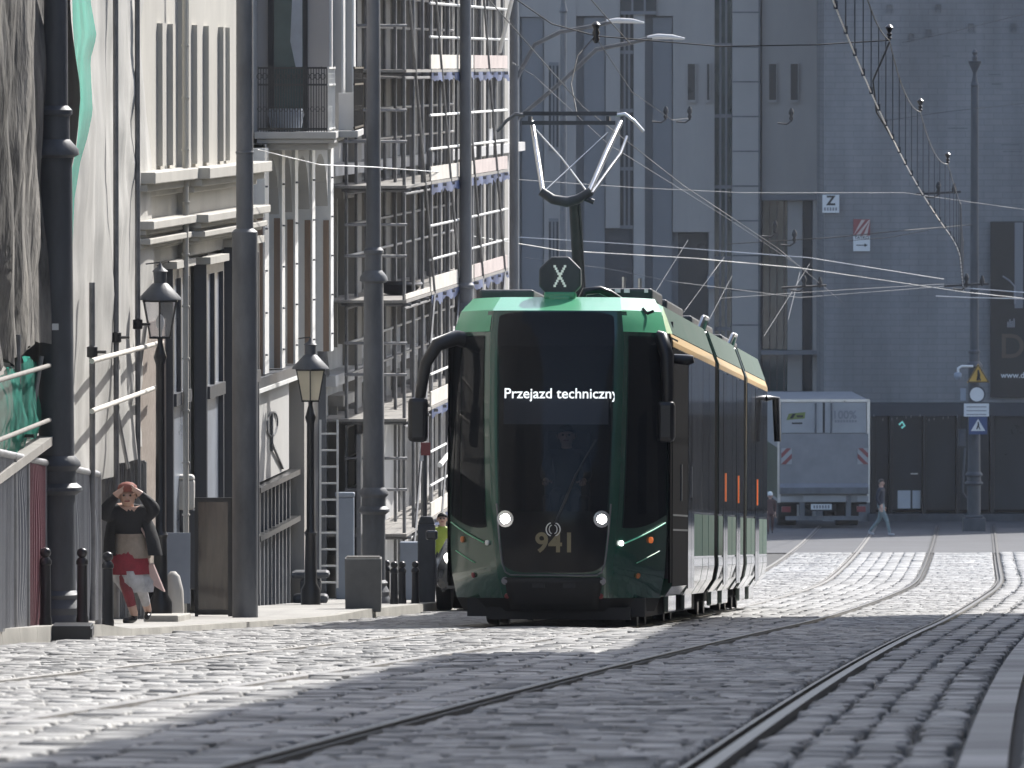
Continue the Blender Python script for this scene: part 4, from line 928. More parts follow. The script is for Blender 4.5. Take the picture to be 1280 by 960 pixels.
# ---- masts
def mast(px, Y, h, label, m, sc_=1.0, finial=False, group='tall masts along the left pavement', zb=None, name='tram_mast'):
    zb = g(Y) + pave(Y) if zb is None else zb
    root = empty(name, (X(px, Y), Y, zb), label, 'mast', group)
    mb = MB(); s = sc_
    mb.lathe([(.235 * s, -.05), (.235 * s, .04), (.205 * s, .10), (.215 * s, .16), (.17 * s, .24), (.19 * s, .28), (.155 * s, .32), (.155 * s, 1.2)], n=18); obj('mast_base', mb, m, root, smooth=35)
    mb = MB(); mb.lathe([(.165 * s, 1.2), (.215 * s, 1.24), (.21 * s, 1.27), (.165 * s, 1.31), (.16 * s, 1.42), (.2 * s, 1.47), (.195 * s, 1.5), (.15 * s, 1.56)], n=18); obj('collar', mb, m, root, smooth=35)
    mb = MB(); mb.lathe([(.146 * s, 1.56), (.132 * s, 4.3)], n=18); obj('lower_shaft', mb, m, root, smooth=35)
    mb = MB(); mb.lathe([(.14 * s, 4.3), (.19 * s, 4.33), (.185 * s, 4.38), (.115 * s, 4.47), (.112 * s, 4.68), (.135 * s, 4.70), (.135 * s, 4.74), (.1 * s, 4.78)], n=18); obj('collar', mb, m, root, smooth=35)
    mb = MB(); mb.lathe([(.1 * s, 4.78), (.085 * s, h - (1.0 if finial else 0))], n=18); obj('upper_shaft', mb, m, root, smooth=35)
    if finial:
        mb = MB(); mb.lathe([(.085, h - 1.0), (.11, h - .96), (.08, h - .85), (.055, h - .72), (.05, h - .62), (.17, h - .36), (.17, h - .33), (.06, h - .31), (.07, h - .22), (.04, h - .17), (.075, h - .1), (.04, h - .03), (.01, h)], n=18); obj('finial', mb, m, root, smooth=35)
    return root
m1 = mast(70, 82.4, 9, 'nearest tall dark grey iron mast standing by the black bollards', M['iron'], 1.13)
mb = MB(); mb.box(-.03, .03, -.16, -.145, 2.72, 2.78); obj('number_plate', mb, M['signwhite'], m1)
m2 = mast(467, 120, 9.5, 'grey iron mast rising from behind the concrete planter box', M['iron2'])
m3 = mast(582, 138, 9.5, 'grey iron mast seen over the curved mirror arm of the tram', M['iron2'])
m4 = mast(642.5, 152, 11.5, 'slender mast with two lamp arms at the far end of the scaffold', M['iron2'], .82)
for p in (((645, 100), (668, 56), (700, 40), (745, 32), (764, 27)), ((645, 150), (705, 100), (745, 62), (790, 53), (815, 47))):
    pts = [W(a, b, 152) for a, b in p]; mb = MB(); mb.tube([q - m4.location for q in pts], .034, 8); arm = obj('lamp_arm', mb, M['iron2'], m4, smooth=60)
    q = pts[-1] - m4.location; mb = MB(); mb.tube([q + Vector((-.08, 0, 0)), q + Vector((.1, 0, .02)), q + Vector((.35, 0, .01)), q + Vector((.56, 0, -.02))], [.03, .045, .04, .015], 10); obj('lamp_head', mb, M['signwhite'], arm, smooth=60)
mD = mast(704, 225, 14.2, 'slender ornate mast with a ball finial just behind the pantograph', M['iron2'], .9, True, 'masts with ball finials', zb=g(225))
# plain stepped steel post before the cream house
Yq = 103.6; rp = empty('steel_post', (X(306, Yq), Yq, g(Yq) + .05), 'plain stepped blue grey steel post hiding the end of the cream house', 'post')
mb = MB(); zt = Z(290, Yq) - rp.location.z; mb.lathe([(.148, -.02), (.148, zt)], n=20); obj('lower_tube', mb, M['iron2'], rp, smooth=35)
mb = MB(); mb.lathe([(.15, zt), (.13, zt + .02), (.1, zt + .04), (.095, 9)], n=20); mb.lathe([(.1, zt + .9), (.108, zt + .92), (.1, zt + .94)], n=20); obj('upper_tube', mb, M['iron2'], rp, smooth=35)

# ---- gas style street lamps
def lantern(px, Y, ytop, ybase, label, m_glass):
    zb = g(Y) + pave(Y); root = empty('street_lamp', (X(px, Y), Y, zb), label, 'street lamp', 'lantern street lamps along the left pavement')
    zt = Z(ytop, Y) - zb; s = (11200 / Y)
    gz1 = zt - 45 / 112.; gz0 = gz1 - 46 / 112. ; gw1, gw0 = .21, .125
    mb = MB(); mb.lathe([(.13, -.03), (.13, .2), (.085, .28), (.07, .9), (.085, .95), (.055, 1.0), (.05, gz0 - .3), (.075, gz0 - .22), (.06, gz0 - .17), (.03, gz0 - .06), (.03, gz0 - .01)], n=14); obj('lamp_post', mb, M['black'], root, smooth=35)
    n = 6
    def ring(r, z): return [(r * math.cos(2 * math.pi * (k + .5) / n), r * math.sin(2 * math.pi * (k + .5) / n), z) for k in range(n)]
    mb = MB(); mb.add(ring(gw0, gz0) + ring(gw1, gz1), [(k, (k + 1) % n, n + (k + 1) % n, n + k) for k in range(n)]); ln = obj('lantern_glass', mb, m_glass, root)
    mb = MB()
    for a, b in zip(ring(gw0, gz0), ring(gw1, gz1)): mb.bar(a, b, .016, .016)
    for r, z in ((gw0, gz0), (gw1, gz1)):
        q = ring(r, z)
        for k in range(n): mb.bar(q[k], q[(k + 1) % n], .022, .022)
    obj('lantern_frame', mb, M['black'], root)
    mb = MB(); mb.lathe([(gw1 + .035, gz1 + .01), (gw1 + .03, gz1 + .03), (.09, gz1 + .19), (.07, gz1 + .2), (.075, gz1 + .32), (.09, gz1 + .33), (.03, gz1 + .38), (.012, gz1 + .42)], n=18); obj('lantern_cap', mb, M['iron'], root, smooth=35)
    mb = MB(); mb.lathe([(.02, gz0), (.022, gz0 + .08), (.045, gz0 + .12), (.05, gz0 + .19), (.03, gz0 + .24), (.01, gz0 + .26)], n=12); obj('bulb', mb, M['white'], root, smooth=60)
    mb = MB(); mb.tube([(-.16, 0, gz1 + .41), (.0, 0, gz1 + .43), (.0, 0, gz1 + .4)], .008, 6); obj('cross_rod', mb, M['black'], root)
    return root
lantern(200, 100, 331, 765, 'clear glass lantern lamp standing before the first shop windows', M['clear'])
lantern(388, 118, 424, 748, 'frosted lantern lamp under the arches of the balcony house', M['frost'])
lantern(545, 150, 470, 735, 'small distant lantern lamp half hidden behind the tram mirror', M['frost'])

# ---- bollards
def bollard(x, Y, h, label, grp):
    root = empty('bollard', (x, Y, g(Y) + pave(Y)), label, 'bollard', grp)
    mb = MB(); mb.lathe([(.058, -.03), (.058, .05), (.05, .08), (.046, h - .16), (.056, h - .15), (.056, h - .12), (.036, h - .09)], n=14); obj('post', mb, M['black'], root, smooth=40)
    mb = MB(); mb.lathe([(.02, h - .095), (.045, h - .07), (.05, h - .045), (.04, h - .015), (.005, h)], n=14); obj('ball_top', mb, M['black'], root, smooth=80)
for px, Y, lb in ((25, 79.0, 'black ball topped bollard in front of the maroon fence sheet, farthest from the person'), (56, 80.4, 'black bollard standing against the near edge of the dark iron mast'), (102, 82.0, 'black bollard just past the dark iron mast, before the plain fence sheets'), (134, 83.4, 'black bollard right beside the person with raised hands, last of its row')):
    bollard(X(px, Y), Y, .7, lb, 'black bollards by the site fence')
for px, Y, lb in ((483, 124, 'small black bollard directly beside the planter mast base'), (492.5, 119, 'slim black bollard with bright cap, second from the planter'), (502.5, 119.6, 'slim black bollard standing before the low grey box'), (519, 120.3, 'slim black bollard beside the dark parking post')):
    bollard(X(px, Y), Y, .57, lb, 'black bollards beyond the planter')

# ---- pavement furniture
y = 111.5; x0, x1 = X(431, y), X(477, y); mb = MB(); h = Z(697, y) - g(y) - pave(y)
pl = empty('planter', ((x0 + x1) / 2, y, g(y) + pave(y)), 'square grey concrete planter box at the foot of a mast', 'planter')
hw = (x1 - x0) / 2; mb.hexa([(-hw * .97, -.22, -.03), (hw * .97, -.22, -.03), (hw * .97, .22, -.03), (-hw * .97, .22, -.03), (-hw, -.24, h), (hw, -.24, h), (hw, .24, h), (-hw, .24, h)]); obj('box', mb, M['concrete'], pl, bevel=.012)
mb = MB(); mb.box(-hw * .9, hw * .9, -.2, .2, h - .06, h + .015); obj('soil', mb, M['joint'], pl)
y = 104.6; mb = MB(); x0, x1 = X(206, y), X(237, y); zb = g(y) + .05
ab = empty('board_sign', ((x0 + x1) / 2, y, zb), 'blank blue grey pavement board leaning before the first shop window', 'pavement board')
hw = (x1 - x0) / 2; mb.hexa([(-hw, -.06, .16), (hw, -.06, .16), (hw, .0, .16), (-hw, .0, .16), (-hw, .1, .98), (hw, .1, .98), (hw, .13, .98), (-hw, .13, .98)]); obj('board', mb, M['greybox'], ab)
mb = MB()
for s_ in (-1, 1): mb.bar((s_ * (hw - .02), -.05, -.01), (s_ * (hw - .02), -.02, .2), .03, .03); mb.bar((s_ * (hw - .02), .3, -.01), (s_ * (hw - .02), .12, .95), .025, .025)
obj('board_legs', mb, M['black'], ab)
y = 106.5; mb = MB(); x = X(226, y); mb.box(-.14, .14, -.14, .14, 0, .36); mb.prism([(-.15, .36), (.15, .36), (.12, .42), (-.12, .42)], 'y', -.15, .15)
cv = obj('covered_crate', mb, M['sheet'], bevel=.03); cv.location = (x, y + .6, Z(640, y)); tag(cv, 'white cloth covered crate on a ledge above the pavement board', 'crate')
mb = MB(); mb.box(-.17, .17, -.12, .16, 0, .95); sd = obj('stand', mb, M['frame'], bevel=.02); sd.location = (x, y + .6, Z(640, y) - .952); tag(sd, 'dark narrow stand carrying the white covered crate', 'stand')
y = 105.4; x0, x1 = X(243, y), X(291, y); zb = g(y) + .05; h = Z(622, y) - zb
ws_ = empty('wind_screen', ((x0 + x1) / 2, y, zb), 'black framed glass wind screen standing before the shop front', 'wind screen'); hw = (x1 - x0) / 2
mb = MB(); mb.box(-hw, hw, -.03, .03, h - .05, h); mb.box(-hw, -hw + .04, -.03, .03, -.02, h - .05); mb.box(hw - .06, hw, -.03, .03, -.02, h - .05); mb.box(-hw + .04, hw - .06, -.03, .03, .02, .08); obj('frame', mb, M['black'], ws_)
mb = MB(); mb.box(-hw + .04, hw - .06, -.01, .01, .08, h - .05); obj('pane', mb, M['brownrefl'], ws_)
for px, hh, m, lb in ((199, .62, 'black', 'low dark chair back beside the person\'s bag'), (217, .55, 'sheet', 'white crumpled sack at the foot of the pavement board')):
    y = 104.0; mb = MB(); mb.lathe([(.11, 0), (.13, .1), (.12, hh * .6), (.08, hh * .9), (.03, hh)], n=14); o = obj('sack' if m == 'sheet' else 'bin', mb, M[m], smooth=60); o.location = (X(px, y), y - .3, g(y) + .05); tag(o, lb if m == 'sheet' else 'low black bin beside the pavement board', 'sack' if m == 'sheet' else 'bin')
# bench like dark box by the second lamp, tall grey box behind mast two, plastic bollard heads
y = 121; mb = MB(); mb.box(-.24, .24, -.2, .2, .0, .12); mb.box(-.14, .14, -.16, .16, .12, .34); mb.box(-.26, .26, -.22, .22, .34, .44)
o = obj('pedestal', mb, M['iron'], bevel=.05); o.location = (X(388, y), y, g(y) + pave(y)); tag(o, 'dark round edged pedestal at the foot of the frosted lamp', 'pedestal')
y = 127; mb = MB(); mb.box(-.13, .13, -.1, .1, 0, 1.45); mb.box(-.14, .14, -.11, .11, 1.45, 1.52); o = obj('cable_cabinet', mb, M['greybox'], bevel=.02); o.location = (X(431, y), y, g(y) + pave(y)); tag(o, 'tall narrow grey blue cabinet between ladder and mast', 'cabinet')
y = 126; mb = MB(); mb.box(-.14, .14, -.12, .12, 0, .82); o = obj('utility_box', mb, M['greybox'], bevel=.02); o.location = (X(512, y), y, g(y) + pave(y)); tag(o, 'low grey blue utility box behind the slim bollards', 'utility box')
y = 122; zb = g(y) + pave(y); mp_ = empty('parking_post', (X(533, y), y, zb), 'dark parking post topped by a small red sign', 'sign post')
mb = MB(); mb.box(-.12, .12, -.1, .1, -.02, Z(655, y) - zb); mb.prism([(-.12, Z(655, y) - zb), (.12, Z(655, y) - zb), (.08, Z(645, y) - zb), (-.08, Z(645, y) - zb)], 'y', -.1, .1); obj('case', mb, M['iron'], mp_, bevel=.02)
mb = MB(); mb.tube([(-.02, 0, Z(646, y) - zb), (-.02, 0, Z(553, y) - zb)], .028, 10); obj('pole', mb, M['iron'], mp_, smooth=40)
mb = MB(); mb.box(-.075, .055, -.05, -.035, Z(569, y) - zb, Z(553, y) - zb); obj('red_plate', mb, M['signred'], mp_)
mb = MB(); mb.box(-.09, -.04, -.045, -.032, Z(576, y) - zb, Z(567, y) - zb); obj('white_plate', mb, M['signwhite'], mp_)
# step at a doorway
mb = MB(); y0, y1 = 96.5, 101; mb.hexa([(X(183, y0), y0, g(y0)), (X(222, y0), y0, g(y0)), (X(238, y1), y1, g(y1)), (X(183, y1), y1, g(y1)), (X(183, y0), y0, g(y0) + .12), (X(222, y0), y0, g(y0) + .12), (X(238, y1), y1, g(y1) + .12), (X(183, y1), y1, g(y1) + .12)])
o = obj('stone_step', mb, M['kerb'], bevel=.015); tag(o, 'flat worn stone step beside the walking person\'s feet', 'step')
# ------------------------------------------------------------------ far end of the square
YD, YE = 256.0, 250.0
gb = g(250)
FT = 16.0                                   # roof height of the far houses (world z)
hD = empty('stone_hall', (X(830, YD), YD, g(YD)), 'grey stone hall with tall dark window strips filling the far side of the square', 'building')
def dpx(px): return X(px, YD)
def zD(py): return Z(py, YD)
def dbox(nm, px0, px1, z0, z1, f, m, root=None, back=.6, **kw):
    mb = MB(); mb.box(dpx(px0), dpx(px1), YD - f, YD + back, z0, z1)
    mb.xform(Matrix.Translation(hD.location).inverted()); return obj(nm, mb, M[m], root or hD, **kw)
dbox('wall', 470, 1031, gb - 2, FT, -.35, 'slate', back=9)
# stone piers between the recesses
for a, b, f, m in ((470, 560, 0, 'stone'), (600, 650, 0, 'stone'), (680, 720, .0, 'stone'), (757, 775, 0, 'stone'), (792, 806, .06, 'stone2'), (841, 893, .02, 'stone'), (915, 950, .25, 'stone2'), (952, 1027, .05, 'stone')):
    if a == 952:
        dbox('pier', a, b, zD(243), FT, f, m); dbox('ledge', a - 1, b + .5, zD(250), zD(243) - .004, f + .1, 'slate')
        dbox('pier', 1016, b, gb - 1, zD(250) - .004, f, m)
    elif a == 841:
        dbox('pier', a, b, zD(290), FT, f, m); dbox('pier', 886, b, gb - 1, zD(290) - .004, f, m); dbox('doorway', 848, 885, gb - 1, zD(291), -.3, 'pane', back=.4)
    elif a == 757:
        dbox('pier', a, b, zD(285), FT, f, m); dbox('doorway', 755, 791, gb - 1, zD(286), -.25, 'frame', back=.4)
    else: dbox('pier', a, b, gb - 1, FT, f, m)
dbox('top_band', 560, 776, zD(19), FT, .0, 'stone', back=.35) if False else None
for a, b, top in ((650, 680, 21), (720, 757, 20), (820, 841, 20)):
    dbox('upper_band', a, b, zD(top), FT, -.03, 'stone', back=.4)
# slate coloured panels in the bays, one a shade prouder
for a, b in ((652, 679), (730, 756), (816, 840)): dbox('bay_panel', a, b, gb - 1, zD(22), -.12, 'slate', back=.4)
# glazed strips
def strip_window(a, b, py0, py1, m, rows, f=-.2):
    w = dbox('window_strip', a, b, zD(py1), zD(py0), f, m, back=.5)
    mb = MB(); n = max(1, rows)
    for k in range(n + 1):
        z = zD(py0) + (zD(py1) - zD(py0)) * k / n; mb.box(dpx(a), dpx(b), YD - f - .06, YD - f + .02, z - .05, z + .05)
    for q in (.33, .68): x = dpx(a) + (dpx(b) - dpx(a)) * q; mb.box(x - .03, x + .03, YD - f - .05, YD - f + .02, zD(py1), zD(py0))
    mb.xform(Matrix.Translation(hD.location).inverted()); obj('glazing_bars', mb, M['slate'], w)
strip_window(775.5, 791.5, -300, 284, 'pane', 8)
strip_window(893.5, 914.5, -300, 500, 'paneteal', 9, -.22)
strip_window(775.5, 820, -60, 16, 'pane', 1, .07)
strip_window(686, 698, 80, 186, 'pane', 1, .01); strip_window(686, 698, 275, 330, 'pane', 1, .01)
for px in (859.5, 883.5, 961, 988):
    wd = 9 if px != 883.5 else 3
    w = dbox('slit_window', px, px + wd, zD(125), zD(80), .07, 'pane', back=.0)
    mb = MB()
    for xa, xb, za, zb in ((px - 1, px, 125, 80), (px + wd, px + wd + 1, 125, 80), (px - 1, px + wd + 1, 80, 78.5), (px - 1.5, px + wd + 1.5, 128, 125)): mb.box(dpx(xa), dpx(xb), YD - .14, YD, zD(za), zD(zb))
    mb.xform(Matrix.Translation(hD.location).inverted()); obj('frame', mb, M['stone'], w)
for k in range(14): dbox('stone_joint', 915, 950, zD(-28 + k * 43.4) - .02, zD(-28 + k * 43.4) + .02, .262, 'iron2', back=-.24)
dbox('pier_edge', 947.5, 949.6, gb - 1, FT, .27, 'iron2', back=-.24)
for a, b, m, f in ((953, 984, 'paneteal', -.25), (984.5, 1003, 'stone2', -.1), (1004, 1015.5, 'pane', -.2)): dbox('ground_bay', a, b, gb - 1, zD(251), f, m, back=.5)
for k in range(4): dbox('bay_bar', 953 + k * 9, 954.2 + k * 9, gb - 1, zD(251), -.19, 'frame', back=.3)
dbox('bay_sill', 953, 1015.5, zD(497), zD(489), .06, 'frame'); 
mb = MB(); mb.tube([(dpx(1028), YD - .15, gb), (dpx(1028), YD - .15, FT)], .1, 8); mb.xform(Matrix.Translation(hD.location).inverted()); obj('rain_pipe', mb, M['iron'], hD, smooth=60)
o_ = dbox('wall_light', 884, 892, zD(360), zD(345), .35, 'greybox', back=-.1)
dbox('canopy', 950, 1027, zD(440) - .06, zD(440) + .06, .5, 'slate', back=-.1)

# painted brick gable with shops below
hE = empty('brick_gable', (X(1160, YE), YE, gb), 'tall blue grey painted brick gable above a black shop front', 'building')
def ex(px): return X(px, YE)
def zE(py): return Z(py, YE)
def ebox(nm, px0, px1, z0, z1, f, m, root=None, back=.3, **kw):
    mb = MB(); mb.box(ex(px0), ex(px1), YE - f, YE + back, z0, z1)
    mb.xform(Matrix.Translation(hE.location).inverted()); return obj(nm, mb, M[m], root or hE, **kw)
ebox('wall', 1030, 1700, zE(503), FT + 4, 0, 'brick', back=14)
ebox('shop_back', 1089, 1700, gb - 1, zE(503) - .004, -.9, 'flatblack', back=1.4)
ebox('return_wall', 1030, 1088, gb - 1, zE(503) - .004, .0, 'slate', back=6)
ebox('shop_lintel', 1085, 1700, zE(520), zE(503) - .006, .08, 'frame', back=1.0)
for a, b in ((1089, 1095), (1112, 1116), (1154, 1158), (1196, 1200), (1238, 1243), (1290, 1296), (1350, 1356), (1420, 1426)): ebox('shop_post', a, b, gb - .6, zE(520) - .004, .04, 'black', back=.5)
for a, b in ((1096, 1111), (1117, 1153), (1159, 1195), (1201, 1237), (1244, 1289), (1297, 1349), (1357, 1419)): ebox('shop_pane', a, b, gb + .3, zE(521), -.25, 'pane', back=.3)
ebox('plinth', 1085, 1700, gb - .6, zE(642), .25, 'iron', back=1.0)
for a, b in ((1123, 1139), (1141.5, 1151.5)): ebox('shop_poster', a, b, zE(636), zE(613.5), -.2, 'signwhite', back=.23)
for k in range(16): q = 1092 + k * 9.3 + (k * 7) % 5; ebox('hanging_bulb', q, q + .9, zE(521 + (k * 5) % 6), zE(518 + (k * 5) % 6), .12, 'inkgrey', back=-.1)
mb = MB(); mb.tube([(ex(1124), YE - .1, zE(531)), (ex(1128), YE - .1, zE(527)), (ex(1131), YE - .1, zE(532)), (ex(1127), YE - .1, zE(535))], .03, 6); mb.xform(Matrix.Translation(hE.location).inverted()); obj('neon_squiggle', mb, emit('teal_neon', (.3, .8, .7), .14), hE, smooth=60)
ebox('counter_lamp', 1139, 1148, zE(593), zE(591.5), .0, 'lightsteel', back=.1)
# pale patches, vents and irons on the bricks
rr = random.Random(4)
for k in range(16):
    a, b = 1040 + rr.random() * 230, rr.random() * 300 - 60; ebox('wall_patch', a, a + 6 + rr.random() * 22, zE(b + 1.5), zE(b), .006, 'iron2' if k % 3 else 'slate', back=-.001)
for a, b in ((1108, 6), (1169, 6), (1157, 37), (1210, 30), (1263, 30), (1135, 42)):
    mb = MB(); z0, z1 = zE(b + 10), zE(b)
    for xa, xb, za, zb in ((a, a + .7, z0, z1), (a + 6, a + 6.7, z0, z1), (a, a + 6.7, z1 - .01, z1 + .01)): mb.box(ex(xa), ex(xb), YE - .05, YE, za, zb)
    mb.xform(Matrix.Translation(hE.location).inverted()); obj('wall_iron', mb, M['iron2'], hE)

# signs and the dark hoarding on the gable
def plate(nm, px0, px1, py0, py1, Y, m, label, cat, group=None):
    o = empty(nm, (X((px0 + px1) / 2, Y), Y, Z((py0 + py1) / 2, Y)), label, cat, group); hw, hh = (X(px1, Y) - X(px0, Y)) / 2, (Z(py0, Y) - Z(py1, Y)) / 2
    mb = MB(); mb.box(-hw, hw, -.03, .03, -hh, hh); obj('plate', mb, M[m], o, bevel=.006); return o, hw, hh
o, hw, hh = plate('letter_sign', 1028, 1049, 243.5, 266, YE - .2, 'signwhite', 'small white wall sign with a bold black letter Z', 'sign')
writing('letter_z', 'Z', (0, -.036, .08), M['ink'], o, width=.27, size=.36, bold=.012)
mb = MB()
for k in range(5): mb.box(-.19 + k * .078, -.19 + k * .078 + .05, -.034, -.031, -.19, -.1)
obj('small_print', mb, M['inkgrey'], o)
o, hw, hh = plate('striped_sign', 1066.5, 1087.5, 274, 314, YE - .06, 'signwhite', 'red striped wall sign over a white plate with an arrow', 'sign')
mb = MB(); mb.box(-hw, hw, -.036, -.031, hh - .46, hh); obj('red_field', mb, M['signred'], o)
mb = MB()
for k in range(3):
    c_ = -.1 + k * .21
    poly = [(max(-hw, min(hw, a)), b) for a, b in ((c_ - .28, hh - .46), (c_ - .17, hh - .46), (c_ + .2, hh - .02), (c_ + .09, hh - .02))]
    mb.prism(poly, 'y', -.040, -.037)
obj('dark_stripe', mb, M['boardred'], o)
writing('sign_text', 'TATKO', (0, -.034, -.07), M['ink'], o, width=.40, size=.16, bold=.002)
mb = MB(); mb.box(-.15, .1, -.036, -.031, -.29, -.265); mb.prism([(.08, -.33), (.17, -.277), (.08, -.225)], 'y', -.036, -.031); obj('arrow', mb, M['ink'], o)
o, hw, hh = plate('dark_hoarding', 1238, 1330, 277, 497, YE - .12, 'black', 'tall black advertising hoarding lettered D with a web address', 'hoarding')
c0 = o.location
mb = MB(); mb.box(X(1268, YE) - c0.x, X(1278.5, YE) - c0.x, -.036, -.031, Z(385, YE) - c0.z, Z(278, YE) - c0.z); obj('pale_panel', mb, M['slate'], o)
mb = MB(); p = lambda a, b: (X(a, YE) - c0.x, -.05, Z(b, YE) - c0.z); mb.tube([p(1253, 345), p(1262, 351), p(1268, 358), p(1268.5, 380)], .025, 6); obj('printed_lamp', mb, M['inkgrey'], o)
mb = MB()
for k in range(4): mb.box(p(1259 + k * 2.5, 0)[0], p(1260.8 + k * 2.5, 0)[0], -.038, -.031, p(0, 409)[2], p(0, 402 - (k * 3) % 5)[2])
obj('printed_skyline', mb, M['inkgrey'], o)
writing('letter_d', 'D', (p(1266, 0)[0], -.036, p(0, 434)[2]), M['bronze'], o, width=.62, size=1, bold=.01)
writing('web_address', 'www.d', (p(1265.5, 0)[0], -.036, p(0, 469)[2]), M['signwhite'], o, width=.66, size=.3, bold=.004)

# ornate mast with traffic signs
mS = mast(1218, 236, 12.7, 'ornate mast with a ball finial carrying traffic signs at the edge of the square', M['iron'], 1.15, True, 'masts with ball finials', zb=g(236))
L0 = mS.location
mb = MB(); mb.box(-.3, .3, -.3, .3, -.05, .34); mb.box(-.24, .24, -.24, .24, .34, .42); obj('pedestal', mb, M['iron'], mS, bevel=.03)
def on(px, py, Y): return Vector((X(px, Y), Y, Z(py, Y)))
ys = 235.5
def sgn(nm, px, py, label, cat='traffic sign'):
    q = on(px, py, ys); return empty(nm, q, label, cat, 'traffic signs on the ornate mast')
o = sgn('warning_sign', 1223, 470, 'yellow triangular warning sign at the top of the stack')
def tri(r, f0, f1, dz=0.0): mb = MB(); mb.prism([(-r, -r * .58 + dz), (r, -r * .58 + dz), (0, r * 1.1 + dz)], 'y', f0, f1); return mb
obj('plate', tri(.3, -.02, .02), M['signyellow'], o, bevel=.01)
mb = MB(); 
for a, b in (((-.3, -.174), (.3, -.174)), ((.3, -.174), (0, .33)), ((0, .33), (-.3, -.174))): mb.bar((a[0] * .9, -.03, a[1] * .9), (b[0] * .9, -.03, b[1] * .9), .01, .022)
obj('border', mb, M['ink'], o)
mb = MB(); mb.tube([(.0, -.03, .16), (.02, -.03, .02), (-.02, -.03, -.12)], [.02, .04, .03], 8); mb.tube([(.0, -.03, .05), (.06, -.03, -.12)], .02, 6); obj('symbol', mb, M['ink'], o)
o = sgn('round_sign', 1221.5, 493, 'round pale sign between the yellow triangle and a white plate')
mb = MB(); mb.lathe([(.225, -.02), (.225, .02)], n=28, axis='y'); obj('rim', mb, M['iron'], o)
mb = MB(); mb.lathe([(.185, -.03), (.185, -.021)], n=28, axis='y'); obj('face', mb, M['signwhite'], o)
o = sgn('text_plate', 1221, 512.5, 'white rectangular plate with three faint lines under the round sign', 'sign plate')
mb = MB(); mb.box(-.33, .33, -.02, .02, -.17, .17); obj('plate', mb, M['signwhite'], o)
mb = MB()
for k in range(3): mb.box(-.26, .26, -.026, -.021, .07 - k * .1, .095 - k * .1)
obj('printed_lines', mb, M['inkgrey'], o)
o = sgn('crossing_sign', 1223, 532, 'dark blue crossing sign with a white triangle and figure')
mb = MB(); mb.box(-.24, .24, -.02, .02, -.23, .23); obj('plate', mb, M['signblue'], o)
obj('triangle', tri(.19, -.028, -.021, -.03), M['signwhite'], o)
mb = MB(); mb.tube([(.0, -.035, .1), (.01, -.035, .02), (-.04, -.035, -.1)], [.015, .022, .014], 6); mb.tube([(.01, -.035, .0), (.05, -.035, -.1)], .012, 6); obj('figure', mb, M['ink'], o)
o = sgn('camera_dome', 1200, 464, 'white dome camera hanging from a bracket beside the yellow triangle', 'security camera')
mb = MB(); mb.tube([(-.04, 0, -.04), (-.04, 0, .08), (.05, 0, .13), (.35, .2, .12)], .035, 8); obj('bracket', mb, M['signwhite'], o, smooth=60)
mb = MB(); mb.lathe([(.06, .0), (.1, -.03), (.1, -.12), (.07, -.18), (.02, -.21)], c=(-.05, 0, -.03), n=16); obj('dome', mb, M['greybox'], o, smooth=60)
mb = MB(); mb.box(1203 * 0, .14, -.05, .05, -.16, .16); o2 = obj('junction_box', mb, M['greybox'], bevel=.01); o2.location = on(1201, 493, 235.6); tag(o2, 'small grey junction box beside the round pale sign', 'junction box')
mb = MB(); mb.box(-.1, .1, -.06, .06, -.2, .25); mb.box(-.07, .07, -.08, -.06, -.12, .15); o2 = obj('signal_box', mb, M['iron'], bevel=.02); o2.location = on(1203, 548, 235.6); tag(o2, 'grey signal box hung beside the blue crossing sign', 'signal box')
mb = MB(); mb.tube([on(1207, 560, 235.6), on(1205, 590, 235.5), on(1204, 615, 235.6), on(1208, 622, 235.7)], .03, 6); o2 = obj('cable_duct', mb, M['iron'], smooth=60); tag(o2, 'thin bent cable duct running down the sign mast', 'cable')

# ------------------------------------------------------------------ delivery truck seen from behind
YTK = 240.0
tk = empty('delivery_truck', (X(1030, YTK), YTK, g(YTK)), 'white box delivery truck seen from behind with its tail lift folded up', 'truck', rz=.036)
s_ = 11200 / YTK
def tx(px): return (px - 1030) / s_
def tz(py): return Z(py, YTK) - g(YTK)
bx0, bx1, zt_, zb_ = tx(973), tx(1087), tz(500), tz(628)
mb = MB(); mb.box(bx0, bx1, .02, 6.2, zb_, zt_); box_ = obj('box_body', mb, M['truck'], tk, bevel=.02)
mb = MB(); mb.box(bx0 - .012, bx0 - .002, .1, 6.1, zb_ + .1, tz(560)); obj('side_print', mb, M['truckgreen'], box_)
mb = MB()
for x0, x1, z0, z1 in ((bx0 - .02, bx0 + .06, zb_, zt_), (bx1 - .06, bx1 + .02, zb_, zt_), (bx0, bx1, zt_ - .05, zt_ + .02)): mb.box(x0, x1, -.03, .03, z0, z1)
obj('rear_frame', mb, M['lightsteel'], box_)
for x0, x1 in ((bx0 + .08, -.03), (.03, bx1 - .08)):
    mb = MB(); mb.box(x0, x1, -.02, .03, tz(541), zt_ - .07); d_ = obj('rear_door', mb, M['truck'], tk)
    mb = MB(); xr_ = -.22 if x0 < -.5 else .2; mb.tube([(xr_, -.05, tz(541)), (xr_, -.05, zt_ - .08)], .022, 8); obj('lock_bar', mb, M['iron2'], d_)
mb = MB(); mb.box(-.03, .03, -.015, .03, tz(541), zt_ - .07); obj('door_gap', mb, M['ink'], tk)
def tw(body, px, py, w_, m, **kw): return writing('printed_word', body, (tx(px), -.026, tz(py)), M[m], tk, width=w_, **kw)
tw('100%', 1057, 519, .60, 'inkgrey', size=.3, bold=.006)
mb = MB()
for k in range(8): mb.box(tx(1043.5 + k * 3.6), tx(1046 + k * 3.6), -.026, -.021, tz(528), tz(525))
